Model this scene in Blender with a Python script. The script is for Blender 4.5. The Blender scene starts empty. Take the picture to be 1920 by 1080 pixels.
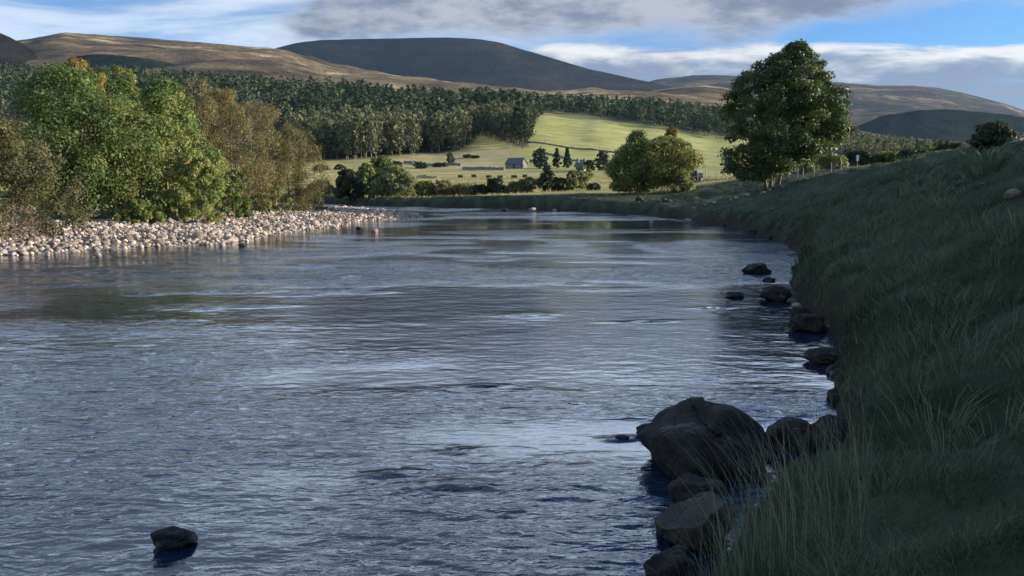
import bpy, math, random, zlib
import numpy as np
from mathutils import Vector

R = math.radians
S = bpy.context.scene
COL = S.collection
rnd = random.Random(11)
RG = np.random.default_rng(7)

# ------------------------------------------------------------------ camera
CAM_H = 2.8
F_PX = 1493.0                       # focal length in pixels of the 1920 wide photograph
PITCH = math.atan(190 / F_PX)
cam_d = bpy.data.cameras.new('camera')
cam_d.lens = 36 * F_PX / 1920
cam_d.sensor_width = 36
cam_d.clip_start = 0.1
cam_d.clip_end = 40000
cam = bpy.data.objects.new('camera', cam_d)
COL.objects.link(cam)
cam.location = (0, 0, CAM_H)
cam.rotation_euler = (R(90) - PITCH, 0, 0)
S.camera = cam

# ------------------------------------------------------------------ light
SUN_EL, SUN_AZ = R(12.5), R(84)     # azimuth clockwise from the viewing direction
EXPOSURE = 1.15
S.view_settings.view_transform = 'Standard'
S.view_settings.look = 'None'
S.view_settings.exposure = EXPOSURE
S.view_settings.gamma = 1
S.view_settings.use_curve_mapping = False
S.cycles.max_bounces = 6
S.cycles.transparent_max_bounces = 6
S.cycles.volume_bounces = 0
S.cycles.sample_clamp_indirect = 6
S.cycles.caustics_reflective = False
S.cycles.caustics_refractive = False

sun_d = bpy.data.lights.new('sun', 'SUN')
sun_d.energy = 5.0
sun_d.angle = R(0.6)
sun_d.color = (1.0, 0.89, 0.74)
sun = bpy.data.objects.new('sun', sun_d)
COL.objects.link(sun)
sdir = Vector((math.sin(SUN_AZ) * math.cos(SUN_EL), math.cos(SUN_AZ) * math.cos(SUN_EL), math.sin(SUN_EL)))
sun.rotation_euler = sdir.to_track_quat('Z', 'Y').to_euler()
sun.location = (60, 30, 60)


def N(nt, typ, ins=None, **props):
    n = nt.nodes.new(typ)
    for k, v in props.items():
        setattr(n, k, v)
    for k, v in (ins or {}).items():
        s = n.inputs[k]
        if isinstance(v, bpy.types.NodeSocket):
            nt.links.new(v, s)
        elif isinstance(v, bpy.types.Node):
            nt.links.new(v.outputs[0], s)
        else:
            s.default_value = v
    return n


def M(nt, op, a, b=0.0, c=0.0, clamp=False):
    n = N(nt, 'ShaderNodeMath', {0: a, 1: b, 2: c}, operation=op)
    n.use_clamp = clamp
    return n.outputs[0]


def SS(nt, v, lo, hi):              # smoothstep
    n = N(nt, 'ShaderNodeMapRange', {'Value': v, 'From Min': lo, 'From Max': hi}, interpolation_type='SMOOTHSTEP')
    return n.outputs[0]


def mixc(nt, f, a, b, blend='MIX'):
    n = nt.nodes.new('ShaderNodeMix')
    n.data_type = 'RGBA'
    n.blend_type = blend
    for i, v in ((0, f), (6, a), (7, b)):
        if isinstance(v, (bpy.types.NodeSocket, bpy.types.Node)):
            nt.links.new(v if isinstance(v, bpy.types.NodeSocket) else v.outputs[0], n.inputs[i])
        elif i == 0:
            n.inputs[0].default_value = v
        else:
            n.inputs[i].default_value = (*v, 1)[:4]
    return n.outputs[2]


def noise(nt, vec, scale, detail=4, rough=0.55, dist=0.0, dim='3D'):
    n = N(nt, 'ShaderNodeTexNoise', {'Scale': scale, 'Detail': detail, 'Roughness': rough, 'Distortion': dist}, noise_dimensions=dim)
    if vec is not None:
        nt.links.new(vec, n.inputs['Vector'])
    return n.outputs[0]


def vmul(nt, v, s):
    return N(nt, 'ShaderNodeVectorMath', {0: v, 1: s}, operation='MULTIPLY').outputs[0]


# ------------------------------------------------------------------ sky with clouds
W = bpy.data.worlds.new('World')
S.world = W
W.use_nodes = True
wt = W.node_tree
wt.nodes.clear()
sky = wt.nodes.new('ShaderNodeTexSky')
sky.sky_type = 'NISHITA'
sky.sun_disc = False
sky.sun_elevation = SUN_EL
sky.sun_rotation = SUN_AZ
sky.altitude = 300
sky.air_density = 1.0
sky.dust_density = 0.1
sky.ozone_density = 2.0
tc = wt.nodes.new('ShaderNodeTexCoord')
sep = N(wt, 'ShaderNodeSeparateXYZ', {0: tc.outputs['Generated']})
sx, sy, sz = sep.outputs
az = M(wt, 'MULTIPLY', M(wt, 'ARCTAN2', sx, sy), 57.2958)
el = M(wt, 'MULTIPLY', M(wt, 'ARCSINE', sz), 57.2958)
el = M(wt, 'DIVIDE', el, M(wt, 'MAXIMUM', M(wt, 'COSINE', M(wt, 'DIVIDE', az, 57.2958)), 0.5))   # cloud bands run level along the horizon
ael = N(wt, 'ShaderNodeCombineXYZ', {0: az, 1: el, 2: 0.0}).outputs[0]
nA = noise(wt, vmul(wt, ael, (0.085, 0.24, 0)), 1.0, 6, 0.55, 0.4)
nB = noise(wt, vmul(wt, ael, (0.15, 0.62, 0)), 1.0, 5, 0.55, 0.6)
nC = noise(wt, vmul(wt, ael, (0.05, 0.30, 0)), 1.0, 5, 0.6, 0.8)
nF = noise(wt, vmul(wt, ael, (0.5, 1.4, 0)), 1.0, 4, 0.6)


def mn(*a):
    r = a[0]
    for b in a[1:]:
        r = M(wt, 'MINIMUM', r, b)
    return r


# the broad grey cloud across the top of the frame
ebot = M(wt, 'ADD', 9.7, M(wt, 'MULTIPLY', SS(wt, az, 13.0, 28.0), 2.6))
s1 = mn(M(wt, 'DIVIDE', M(wt, 'ADD', az, 15.5), 5.0), M(wt, 'DIVIDE', M(wt, 'SUBTRACT', 32.0, az), 6.0),
        M(wt, 'DIVIDE', M(wt, 'SUBTRACT', el, ebot), 2.2), M(wt, 'DIVIDE', M(wt, 'SUBTRACT', 16.0, el), 3.0))
m1 = SS(wt, M(wt, 'ADD', s1, M(wt, 'MULTIPLY', M(wt, 'SUBTRACT', nA, 0.5), 2.6)), -0.25, 0.75)
# low layered clouds to the right, above the hills
s2 = mn(M(wt, 'DIVIDE', M(wt, 'ADD', az, 10.0), 7.0),
        M(wt, 'DIVIDE', M(wt, 'SUBTRACT', 9.9, el), 1.1), M(wt, 'DIVIDE', M(wt, 'SUBTRACT', el, 4.6), 1.2))
m2 = SS(wt, M(wt, 'ADD', M(wt, 'MINIMUM', s2, 0.75), M(wt, 'MULTIPLY', M(wt, 'SUBTRACT', nB, 0.5), 2.2)), 0.0, 0.6)
# thin veil to the left
m3 = M(wt, 'MULTIPLY', M(wt, 'MULTIPLY', SS(wt, nC, 0.34, 0.64), 0.9), SS(wt, az, 12.0, -6.0))
# broken unseen clouds overhead on a flat layer, brightened to light water and bank
pz = M(wt, 'MAXIMUM', sz, 0.05)
pv = N(wt, 'ShaderNodeCombineXYZ', {0: M(wt, 'DIVIDE', sx, pz), 1: M(wt, 'DIVIDE', sy, pz), 2: 0.0}).outputs[0]
nD = noise(wt, vmul(wt, pv, (0.55, 0.75, 0)), 1.0, 6, 0.55, 0.3)
m4 = M(wt, 'MULTIPLY', SS(wt, M(wt, 'ADD', nD, M(wt, 'MULTIPLY', SS(wt, el, 34.0, 15.0), 0.23)), 0.54, 0.70), SS(wt, el, 12.5, 16.0))
m4 = M(wt, 'MULTIPLY', m4, 0.85)

K = 10.0
skyc = mixc(wt, 1.0, sky.outputs[0], (0.38, 0.59, 0.90), 'MULTIPLY')
c = mixc(wt, m3, skyc, (0.36 * K, 0.42 * K, 0.50 * K))
c4 = mixc(wt, SS(wt, nD, 0.5, 0.75), (1.18 * K, 1.42 * K, 1.80 * K), (0.66 * K, 0.86 * K, 1.18 * K))
sunward = M(wt, 'ADD', 0.70, M(wt, 'MULTIPLY', SS(wt, az, -35.0, 40.0), 0.55))
c4 = mixc(wt, 1.0, c4, N(wt, 'ShaderNodeCombineColor', {0: sunward, 1: sunward, 2: sunward}).outputs[0], 'MULTIPLY')
c = mixc(wt, m4, c, c4)
# sunlit upper edges white, undersides grey blue
lit2 = SS(wt, M(wt, 'ADD', M(wt, 'MULTIPLY', M(wt, 'SUBTRACT', el, 7.6), 0.16), M(wt, 'ADD', nB, M(wt, 'MULTIPLY', M(wt, 'SUBTRACT', nF, 0.5), 0.35))), 0.50, 0.92)
c2 = mixc(wt, lit2, (0.125 * K, 0.155 * K, 0.22 * K), (0.46 * K, 0.46 * K, 0.455 * K))
c = mixc(wt, m2, c, c2)
c1 = mixc(wt, SS(wt, M(wt, 'ADD', nA, M(wt, 'MULTIPLY', M(wt, 'SUBTRACT', nF, 0.5), 0.4)), 0.40, 0.68), (0.25 * K, 0.265 * K, 0.295 * K), (0.105 * K, 0.122 * K, 0.172 * K))
c1 = mixc(wt, M(wt, 'MULTIPLY', SS(wt, m1, 0.95, 0.25), 0.6), c1, (0.32 * K, 0.35 * K, 0.40 * K))
c = mixc(wt, m1, c, c1)
bg = N(wt, 'ShaderNodeBackground', {'Color': c, 'Strength': 0.09})
N(wt, 'ShaderNodeOutputWorld', {'Surface': bg.outputs[0]})

# ------------------------------------------------------------------ helpers
CP, SP = math.cos(PITCH), math.sin(PITCH)


def ray(px, py):
    u = (px - 960) / F_PX
    v = (540 - py) / F_PX
    return u, CP + v * SP, -SP + v * CP


def P(px, py, Y):                   # world point seen at a photograph pixel, Y metres ahead
    dx, dy, dz = ray(px, py)
    k = Y / dy
    return dx * k, Y, CAM_H + dz * k


def PZ(px, py, z=0.0):              # world point seen at a photograph pixel, at height z
    dx, dy, dz = ray(px, py)
    k = (z - CAM_H) / dz
    return dx * k, dy * k, z


def _hash(ix, iy, seed):
    n = (ix * 374761393 + iy * 668265263 + seed * 1442695041) & 0xffffffff
    n = ((n ^ (n >> 13)) * 1274126177) & 0xffffffff
    return ((n ^ (n >> 16)) & 0xffff) / 65535.0


def vn(x, y, seed=0):
    x = np.asarray(x, float); y = np.asarray(y, float)
    ix = np.floor(x).astype(np.int64); iy = np.floor(y).astype(np.int64)
    fx = x - ix; fy = y - iy
    fx = fx * fx * fx * (fx * (fx * 6 - 15) + 10); fy = fy * fy * fy * (fy * (fy * 6 - 15) + 10)
    a = _hash(ix, iy, seed); b = _hash(ix + 1, iy, seed); c_ = _hash(ix, iy + 1, seed); d = _hash(ix + 1, iy + 1, seed)
    return (a * (1 - fx) + b * fx) * (1 - fy) + (c_ * (1 - fx) + d * fx) * fy


def fbm(x, y, oct=4, seed=0, gain=0.5):
    s = 0; a = 1; t = 0
    for i in range(oct):
        s = s + a * vn(np.asarray(x) * 2 ** i, np.asarray(y) * 2 ** i, seed + i * 17)
        t += a; a *= gain
    return s / t - 0.5


def sst(v, lo, hi):
    t = np.clip((v - lo) / (hi - lo), 0, 1)
    return t * t * (3 - 2 * t)


def mesh_np(name, V, F, mats, attrs=None, smooth=True, mat_idx=None):
    V = np.asarray(V, np.float32); F = np.asarray(F, np.int32)
    m = bpy.data.meshes.new(name)
    k = F.shape[1]
    m.vertices.add(len(V)); m.vertices.foreach_set('co', V.ravel())
    m.loops.add(F.size); m.loops.foreach_set('vertex_index', F.ravel())
    m.polygons.add(len(F))
    m.polygons.foreach_set('loop_start', np.arange(0, F.size, k, dtype=np.int32))
    m.polygons.foreach_set('use_smooth', np.full(len(F), smooth, bool))
    for mt in (mats if isinstance(mats, (list, tuple)) else [mats]):
        m.materials.append(mt)
    if mat_idx is not None:
        m.polygons.foreach_set('material_index', np.asarray(mat_idx, np.int32))
    for an, av in (attrs or {}).items():
        a = m.attributes.new(an, 'FLOAT', 'POINT')
        a.data.foreach_set('value', np.asarray(av, np.float32))
    m.update(calc_edges=True)
    return m


def link(name, mesh, parent=None, loc=(0, 0, 0), **props):
    o = bpy.data.objects.new(name, mesh)
    COL.objects.link(o)
    o.location = loc
    if parent is not None:
        o.parent = parent
    for k, v in props.items():
        if v is not None:
            o[k] = v
    return o


def thing(name, label, cat, loc=(0, 0, 0), rz=0.0, group=None, sc=None):
    o = link(name, None, None, loc, label=label, category=cat, group=group)
    o.empty_display_size = 0.3
    o.rotation_euler = (0, 0, rz)
    if sc is not None:
        o.scale = sc if isinstance(sc, tuple) else (sc, sc, sc)
    return o


def dup(root, loc, rz, sc, label, group=None):
    r = root.copy(); COL.objects.link(r)
    r.location = loc; r.rotation_euler = (0, 0, rz)
    r.scale = sc if isinstance(sc, tuple) else (sc, sc, sc)
    r['label'] = label
    if group:
        r['group'] = group
    for ch in list(root.children):
        c_ = ch.copy(); COL.objects.link(c_); c_.parent = r
    return r


class MB:                           # collects quads / tris for one mesh
    def __init__(s):
        s.v = []; s.f = []; s.mi = []

    def box(s, c, d, rz=0.0, mi=0, taper=1.0):
        b = len(s.v); ca, sa = math.cos(rz), math.sin(rz)
        for z in (-1, 1):
            for x, y in ((-1, -1), (1, -1), (1, 1), (-1, 1)):
                t = taper if z > 0 else 1
                X, Y = x * d[0] / 2 * t, y * d[1] / 2 * t
                s.v.append((c[0] + X * ca - Y * sa, c[1] + X * sa + Y * ca, c[2] + z * d[2] / 2))
        for q in ((3, 2, 1, 0), (4, 5, 6, 7), (0, 1, 5, 4), (1, 2, 6, 5), (2, 3, 7, 6), (3, 0, 4, 7)):
            s.f.append(tuple(b + i for i in q)); s.mi.append(mi)

    def poly(s, pts, mi=0):
        b = len(s.v); s.v += [tuple(p) for p in pts]; s.f.append(tuple(range(b, b + len(pts)))); s.mi.append(mi)

    def tube(s, pts, rad, n=6, mi=0):
        b = len(s.v)
        up = Vector((0.3, 0.2, 1)).normalized()
        pts = [Vector(p) for p in pts]
        for i, p in enumerate(pts):
            t = (pts[min(i + 1, len(pts) - 1)] - pts[max(i - 1, 0)]).normalized()
            a = t.cross(Vector((1, 0.1, 0.05))).normalized(); c_ = t.cross(a)
            for k in range(n):
                g = 2 * math.pi * k / n
                s.v.append(tuple(p + (a * math.cos(g) + c_ * math.sin(g)) * rad[i]))
        for i in range(len(pts) - 1):
            for k in range(n):
                s.f.append((b + i * n + k, b + i * n + (k + 1) % n, b + (i + 1) * n + (k + 1) % n, b + (i + 1) * n + k)); s.mi.append(mi)
        s.f.append(tuple(b + (len(pts) - 1) * n + k for k in range(n))); s.mi.append(mi)
        s.f.append(tuple(b + k for k in reversed(range(n)))); s.mi.append(mi)

    def mesh(s, name, mats, smooth=False):
        m = bpy.data.meshes.new(name)
        m.from_pydata(s.v, [], s.f)
        for mt in (mats if isinstance(mats, (list, tuple)) else [mats]):
            m.materials.append(mt)
        for p, i in zip(m.polygons, s.mi):
            p.material_index = i; p.use_smooth = smooth
        m.update()
        return m


# ------------------------------------------------------------------ materials
def new_mat(name):
    m = bpy.data.materials.new(name)
    m.use_nodes = True
    nt = m.node_tree
    nt.nodes.clear()
    out = nt.nodes.new('ShaderNodeOutputMaterial')
    return m, nt, out


def ramp(nt, fac, stops):
    r = nt.nodes.new('ShaderNodeValToRGB')
    e = r.color_ramp.elements
    while len(e) < len(stops):
        e.new(0.5)
    for i, (p, c_) in enumerate(stops):
        e[i].position = p; e[i].color = (*c_, 1)
    nt.links.new(fac, r.inputs[0])
    return r.outputs[0]


def attr(nt, name):
    return N(nt, 'ShaderNodeAttribute', attribute_name=name).outputs['Fac']


def leaf_mat(name, stops, trans=0.38, rough=0.55, spec=0.25):
    m, nt, out = new_mat(name)
    oi = nt.nodes.new('ShaderNodeObjectInfo')
    t = M(nt, 'ADD', attr(nt, 'tint'), M(nt, 'MULTIPLY', M(nt, 'SUBTRACT', oi.outputs['Random'], 0.5), 0.22), clamp=True)
    c_ = ramp(nt, t, stops)
    p = N(nt, 'ShaderNodeBsdfPrincipled', {'Base Color': c_, 'Roughness': rough, 'Specular IOR Level': spec})
    tl = N(nt, 'ShaderNodeBsdfTranslucent', {'Color': mixc(nt, 1.0, c_, (1.25, 1.2, 0.6), 'MULTIPLY')})
    mx = N(nt, 'ShaderNodeMixShader', {0: trans, 1: p.outputs[0], 2: tl.outputs[0]})
    nt.links.new(mx.outputs[0], out.inputs[0])
    return m


def rough_mat(name, c0, c1, scale=4, rough=0.8, bump=0.3, bscale=None, obj_var=0.0, spec=0.3, coord='Object', detail=6):
    m, nt, out = new_mat(name)
    tcn = nt.nodes.new('ShaderNodeTexCoord')
    v = tcn.outputs[coord]
    n1 = noise(nt, v, scale, detail, 0.6)
    c_ = mixc(nt, SS(nt, n1, 0.3, 0.7), c0, c1)
    if obj_var:
        oi = nt.nodes.new('ShaderNodeObjectInfo')
        k = M(nt, 'ADD', 1 - obj_var / 2, M(nt, 'MULTIPLY', oi.outputs['Random'], obj_var))
        kk = N(nt, 'ShaderNodeCombineColor', {0: k, 1: k, 2: k}).outputs[0]
        c_ = mixc(nt, 1.0, c_, kk, 'MULTIPLY')
    p = N(nt, 'ShaderNodeBsdfPrincipled', {'Base Color': c_, 'Roughness': rough, 'Specular IOR Level': spec})
    if bump:
        n2 = noise(nt, v, bscale or scale * 4, 5, 0.65)
        b = N(nt, 'ShaderNodeBump', {'Height': n2, 'Strength': bump, 'Distance': 0.05})
        nt.links.new(b.outputs[0], p.inputs['Normal'])
    nt.links.new(p.outputs[0], out.inputs[0])
    return m


MAT = {}
MAT['bark'] = rough_mat('bark', (0.08, 0.07, 0.055), (0.20, 0.175, 0.14), 3, 0.9, 0.5)
MAT['bark_pale'] = rough_mat('bark_pale', (0.14, 0.13, 0.11), (0.34, 0.32, 0.28), 2.5, 0.85, 0.4)


def rock_mat(name, base, light, lichen):
    m, nt, out = new_mat(name)
    tcn = nt.nodes.new('ShaderNodeTexCoord'); v = tcn.outputs['Object']
    a = noise(nt, v, 1.6, 8, 0.7, 0.5); b = noise(nt, v, 9, 6, 0.7); l_ = noise(nt, v, 5.5, 5, 0.6, 1.0)
    c_ = mixc(nt, SS(nt, a, 0.36, 0.64), base, light)
    c_ = mixc(nt, M(nt, 'MULTIPLY', SS(nt, b, 0.5, 0.72), 0.6), c_, tuple(k_ * 0.35 for k_ in base))
    geo = nt.nodes.new('ShaderNodeNewGeometry')
    nz = N(nt, 'ShaderNodeSeparateXYZ', {0: geo.outputs['Normal']}).outputs[2]
    up = SS(nt, nz, 0.25, 0.8)
    c_ = mixc(nt, M(nt, 'MULTIPLY', SS(nt, l_, 0.55, 0.68), M(nt, 'MULTIPLY', up, 0.8)), c_, lichen)
    pz_ = N(nt, 'ShaderNodeSeparateXYZ', {0: geo.outputs['Position']}).outputs[2]
    wet = SS(nt, M(nt, 'ADD', pz_, M(nt, 'MULTIPLY', M(nt, 'SUBTRACT', a, 0.5), 0.1)), 0.10, 0.02)
    c_ = mixc(nt, M(nt, 'MULTIPLY', wet, 0.75), c_, (0.004, 0.004, 0.004))
    ro = M(nt, 'SUBTRACT', 0.88, M(nt, 'MULTIPLY', wet, 0.5))
    p = N(nt, 'ShaderNodeBsdfPrincipled', {'Base Color': c_, 'Roughness': ro, 'Specular IOR Level': 0.3})
    cr = N(nt, 'ShaderNodeTexVoronoi', {'Vector': v, 'Scale': 2.6}, feature='DISTANCE_TO_EDGE').outputs[0]
    hh_ = M(nt, 'ADD', M(nt, 'MULTIPLY', SS(nt, cr, 0.0, 0.05), 0.25), M(nt, 'ADD', M(nt, 'MULTIPLY', b, 0.6), M(nt, 'MULTIPLY', noise(nt, v, 32, 5, 0.7), 0.35)))
    bmp = N(nt, 'ShaderNodeBump', {'Height': hh_, 'Strength': 1.0, 'Distance': 0.045})
    nt.links.new(bmp.outputs[0], p.inputs['Normal'])
    nt.links.new(p.outputs[0], out.inputs[0])
    return m


MAT['boulder'] = rock_mat('boulder', (0.009, 0.0085, 0.008), (0.030, 0.027, 0.025), (0.09, 0.09, 0.072))
MAT['grey_rock'] = rock_mat('grey_rock', (0.05, 0.05, 0.048), (0.12, 0.118, 0.11), (0.2, 0.2, 0.18))
MAT['brown_rock'] = rock_mat('brown_rock', (0.024, 0.019, 0.017), (0.062, 0.048, 0.041), (0.09, 0.085, 0.07))
MAT['cobble'] = rough_mat('cobble', (0.14, 0.115, 0.09), (0.38, 0.31, 0.245), 1.6, 0.88, 0.35, 9, obj_var=0.8)
MAT['wall_stone'] = rough_mat('wall_stone', (0.10, 0.095, 0.085), (0.24, 0.22, 0.195), 2, 0.9, 0.5)
MAT['white_wall'] = rough_mat('white_wall', (0.62, 0.60, 0.56), (0.78, 0.76, 0.72), 1, 0.85, 0.1)
MAT['slate'] = rough_mat('slate', (0.06, 0.065, 0.075), (0.11, 0.115, 0.125), 3, 0.7, 0.3)
MAT['dark_glass'] = rough_mat('dark_glass', (0.015, 0.017, 0.02), (0.02, 0.022, 0.025), 1, 0.15, 0, spec=0.5)
MAT['timber'] = rough_mat('timber', (0.15, 0.135, 0.11), (0.34, 0.31, 0.26), 5, 0.85, 0.3)
MAT['dark_timber'] = rough_mat('dark_timber', (0.03, 0.028, 0.025), (0.07, 0.062, 0.052), 5, 0.85, 0.3)
MAT['wire'] = rough_mat('wire', (0.18, 0.18, 0.17), (0.26, 0.26, 0.25), 5, 0.5, 0)
MAT['sign_white'] = rough_mat('sign_white', (0.70, 0.70, 0.68), (0.80, 0.80, 0.78), 3, 0.5, 0.05)

# ------------------------------------------------------------------ the river's outline
RIGHT_PX = [(1345, 1080), (1400, 985), (1440, 950), (1545, 925), (1548, 890), (1560, 840), (1568, 790), (1566, 725), (1560, 690), (1572, 645), (1545, 605), (1500, 570), (1480, 530),
            (1512, 497), (1490, 470), (1460, 450), (1420, 437), (1380, 426), (1330, 418), (1280, 412), (1200, 403), (1080, 396),
            (960, 391), (820, 388), (700, 385), (630, 382.5)]
LEFT_PX = [(585, 385.5), (640, 389), (700, 396), (760, 401), (785, 405.5), (770, 408), (700, 413), (650, 419), (628, 427), (560, 433), (500, 441), (470, 449),
           (420, 457), (300, 463), (130, 473), (0, 480)]
right_line = [(-9, -60), (-5, -12), (-2.2, 0), (-0.6, 2.0), (0.7, 4.0)] + [PZ(a, b)[:2] for a, b in RIGHT_PX] + [(-48, 142), (-85, 150), (-220, 156)]
left_line = [(-220, 132), (-85, 131), (-48, 126)] + [PZ(a, b)[:2] for a, b in LEFT_PX] + [(-27, 29), (-38, 25), (-60, 16), (-62, -60)]
river_poly = np.array(right_line + left_line)


def poly_dist(x, y, pts, closed):
    best = np.full(x.shape, 1e18)
    n = len(pts)
    for i in range(n if closed else n - 1):
        ax, ay = pts[i]; bx, by = pts[(i + 1) % n]
        dx, dy = bx - ax, by - ay
        t = np.clip(((x - ax) * dx + (y - ay) * dy) / (dx * dx + dy * dy + 1e-12), 0, 1)
        d = (x - ax - t * dx) ** 2 + (y - ay - t * dy) ** 2
        best = np.minimum(best, d)
    return np.sqrt(best)


def inside(x, y, pts):
    r = np.zeros(x.shape, bool)
    n = len(pts)
    for i in range(n):
        ax, ay = pts[i]; bx, by = pts[(i + 1) % n]
        if ay == by:
            continue
        c_ = ((ay > y) != (by > y)) & (x < (bx - ax) * (y - ay) / (by - ay) + ax)
        r ^= c_
    return r


# ------------------------------------------------------------------ the height of the ground
ctrl = [(x, y, 0.42 + 0.36 * min(1, max(0, (y - 9) / 3))) for x, y in right_line if y < 76]
ctrl += [(x, y, 1.45) for x, y in right_line if 76 <= y < 135]
CREST = [(1920, 266, 22), (1840, 278, 28), (1740, 293, 36), (1650, 308, 46), (1600, 320, 55), (1560, 331, 64), (1500, 340, 72),
         (1450, 351, 78), (1400, 356, 82), (1340, 368, 76), (1300, 384, 72), (1330, 352, 96), (1270, 356, 99), (1210, 358, 103), (1150, 359, 108), (1280, 385, 84)]
ctrl += [(P(*c_)[0], c_[2], P(*c_)[2] - 0.28) for c_ in CREST]
FARTOP = [(1100, 362, 106), (1000, 364.5, 110), (900, 367, 114), (800, 372, 119), (700, 377, 124), (640, 379, 131)]
ctrl += [P(*c_) for c_ in FARTOP]
ctrl += [P(*c_) for c_ in [(1850, 274, 55), (1930, 262, 48), (1740, 292, 60), (1640, 309, 72), (1570, 327, 86), (1480, 334, 92), (1380, 338, 106), (1300, 344, 116), (2200, 240, 60)]]
ctrl += [(13, 5, 4.7), (10, -2, 4.3), (18, 12, 5.2), (30, 18, 6.0), (0, 0, 1.15), (1.6, 3, 1.02), (4.5, 4.0, 1.75), (3.4, 5.6, 1.05), (5.2, 7.5, 1.55), (7, 10, 2.2), (40, 0, 7.5), (12, -20, 5),
         (40, 60, 5.2), (60, 60, 6.5), (-4, -30, 1.5)]
ctrl = np.array(ctrl)


def rbf_fit(pts):
    d = np.hypot(pts[:, None, 0] - pts[None, :, 0], pts[:, None, 1] - pts[None, :, 1])
    n = len(pts)
    A = np.zeros((n + 3, n + 3))
    A[:n, :n] = -d - np.eye(n) * 0.15
    A[:n, n] = 1; A[:n, n + 1:] = pts[:, :2]
    A[n, :n] = 1; A[n + 1:, :n] = pts[:, :2].T
    b = np.zeros(n + 3); b[:n] = pts[:, 2]
    return np.linalg.solve(A, b)


rbf_w = rbf_fit(ctrl)


def rbf_eval(x, y):
    n = len(ctrl)
    r = rbf_w[n] + rbf_w[n + 1] * x + rbf_w[n + 2] * y
    for i in range(n):
        r = r - rbf_w[i] * np.hypot(x - ctrl[i, 0], y - ctrl[i, 1])
    return r


T_D = np.array([100, 130, 180, 250, 320, 400, 500, 650, 900, 1200, 1700.])
T_X = np.array([-900, -200, 300, 600, 800, 980, 1100, 1200, 1350, 1500, 1700, 1920, 2600.])
T_Y = np.array([
    [372, 366, 350, 335, 315, 290, 262, 222, 170, 140, 120],
    [372, 366, 350, 335, 315, 290, 262, 222, 170, 140, 120],
    [372, 366, 352, 337, 318, 292, 262, 222, 172, 145, 125],
    [372, 364, 350, 333, 314, 294, 264, 226, 178, 160, 150],
    [371, 362, 350, 332, 313, 291, 264, 228, 192, 175, 165],
    [368, 360, 348, 330, 312, 283, 252, 222, 203, 190, 180],
    [364, 357, 346, 330, 314, 292, 264, 234, 210, 197, 190],
    [360, 355, 344, 330, 316, 299, 277, 248, 216, 203, 196],
    [356, 350, 342, 332, 320, 306, 290, 268, 232, 214, 205],
    [352, 346, 341, 335, 328, 318, 306, 290, 258, 230, 215],
    [347, 342, 339, 334, 327, 317, 306, 292, 272, 258, 250],
    [340, 338, 336, 332, 326, 318, 310, 300, 285, 275, 265],
    [320, 320, 320, 318, 314, 308, 300, 292, 280, 270, 260.]])


def table_z(x, y):
    yy = np.maximum(y, 1.0)
    px = np.clip(960 + F_PX * x / np.maximum(yy, 20), -900, 2600)
    d = np.clip(yy, 100, 1700)
    ld = np.log(d); LT = np.log(T_D)
    j = np.clip(np.searchsorted(LT, ld) - 1, 0, len(T_D) - 2); fj = (ld - LT[j]) / (LT[j + 1] - LT[j])
    i = np.clip(np.searchsorted(T_X, px) - 1, 0, len(T_X) - 2); fi = (px - T_X[i]) / (T_X[i + 1] - T_X[i])
    fi = fi * fi * (3 - 2 * fi)
    py = (T_Y[i, j] * (1 - fi) + T_Y[i + 1, j] * fi) * (1 - fj) + (T_Y[i, j + 1] * (1 - fi) + T_Y[i + 1, j + 1] * fi) * fj
    v = (540 - py) / F_PX
    return CAM_H + d * (-SP + v * CP) / (CP + v * SP)


def ground_z(x, y, full=False):
    x = np.asarray(x, float); y = np.asarray(y, float)
    sd = poly_dist(x, y, river_poly, True)
    ins = inside(x, y, river_poly)
    dR = poly_dist(x, y, right_line, False); dL = poly_dist(x, y, left_line, False)
    left = dL < dR
    rad = np.hypot(x, y)
    # right and far side
    zr = rbf_eval(x, y)
    zt = table_z(x, y)
    w = sst(y, 112, 150)
    zb = zr * (1 - w) + zt * w
    zb = zb + sst(rad, 400, 900) * 0
    wobble = fbm(x * 0.55, y * 0.55, 3, 5) * 0.60 * sst(sd, 0.3, 3) * (1 - sst(rad, 60, 140)) + fbm(x * 1.7, y * 1.7, 3, 9) * 0.22 * sst(sd, 0.1, 1) * (1 - sst(rad, 30, 80))
    wobble = wobble + (fbm(x * 1.1 + y * 0.25, y * 0.30 - x * 0.1, 3, 41) * 0.62 + (0.5 - np.abs(vn(x * 0.9, y * 0.55, 43) - 0.5) * 2) * 0.22) * sst(sd, 0.6, 3) * (1 - sst(rad, 70, 120))
    wobble = wobble + fbm(x * 0.03, y * 0.03, 3, 6) * 2.2 * sst(rad, 160, 400) + fbm(x * 0.12, y * 0.12, 3, 8) * 0.6 * sst(rad, 110, 200)
    ragged = 0.75 + 0.5 * vn(x * 0.6, y * 0.6, 31)
    zb = np.minimum(zb + wobble, 0.02 + sd * 1.7 * ragged + 0.02 * sd * sd)
    # left side: a low bar of cobbles, then flat woodland ground
    zl = 0.62 * (1 - np.exp(-sd / 3.2)) + 0.55 * sst(sd, 5, 16) + fbm(x * 0.5, y * 0.5, 3, 12) * 0.16 * sst(sd, 0.2, 2)
    zl = np.where(y > 132, zl * (1 - sst(y, 132, 175)) + zt * sst(y, 132, 175), zl)
    z = np.where(left, zl, zb)
    # past the river on the left the woodland floor runs into the valley side
    wl = sst(y, 110, 170) * left
    z = z * (1 - wl) + zt * wl
    bed = -np.minimum(0.04 + sd * np.where(left, 0.05, 0.35), 1.2)
    z = np.where(ins, bed, z)
    if full:
        return z, np.where(ins, -sd, sd), left
    return z


def gz(x, y):
    return float(ground_z(np.array([x]), np.array([y]))[0])


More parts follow.
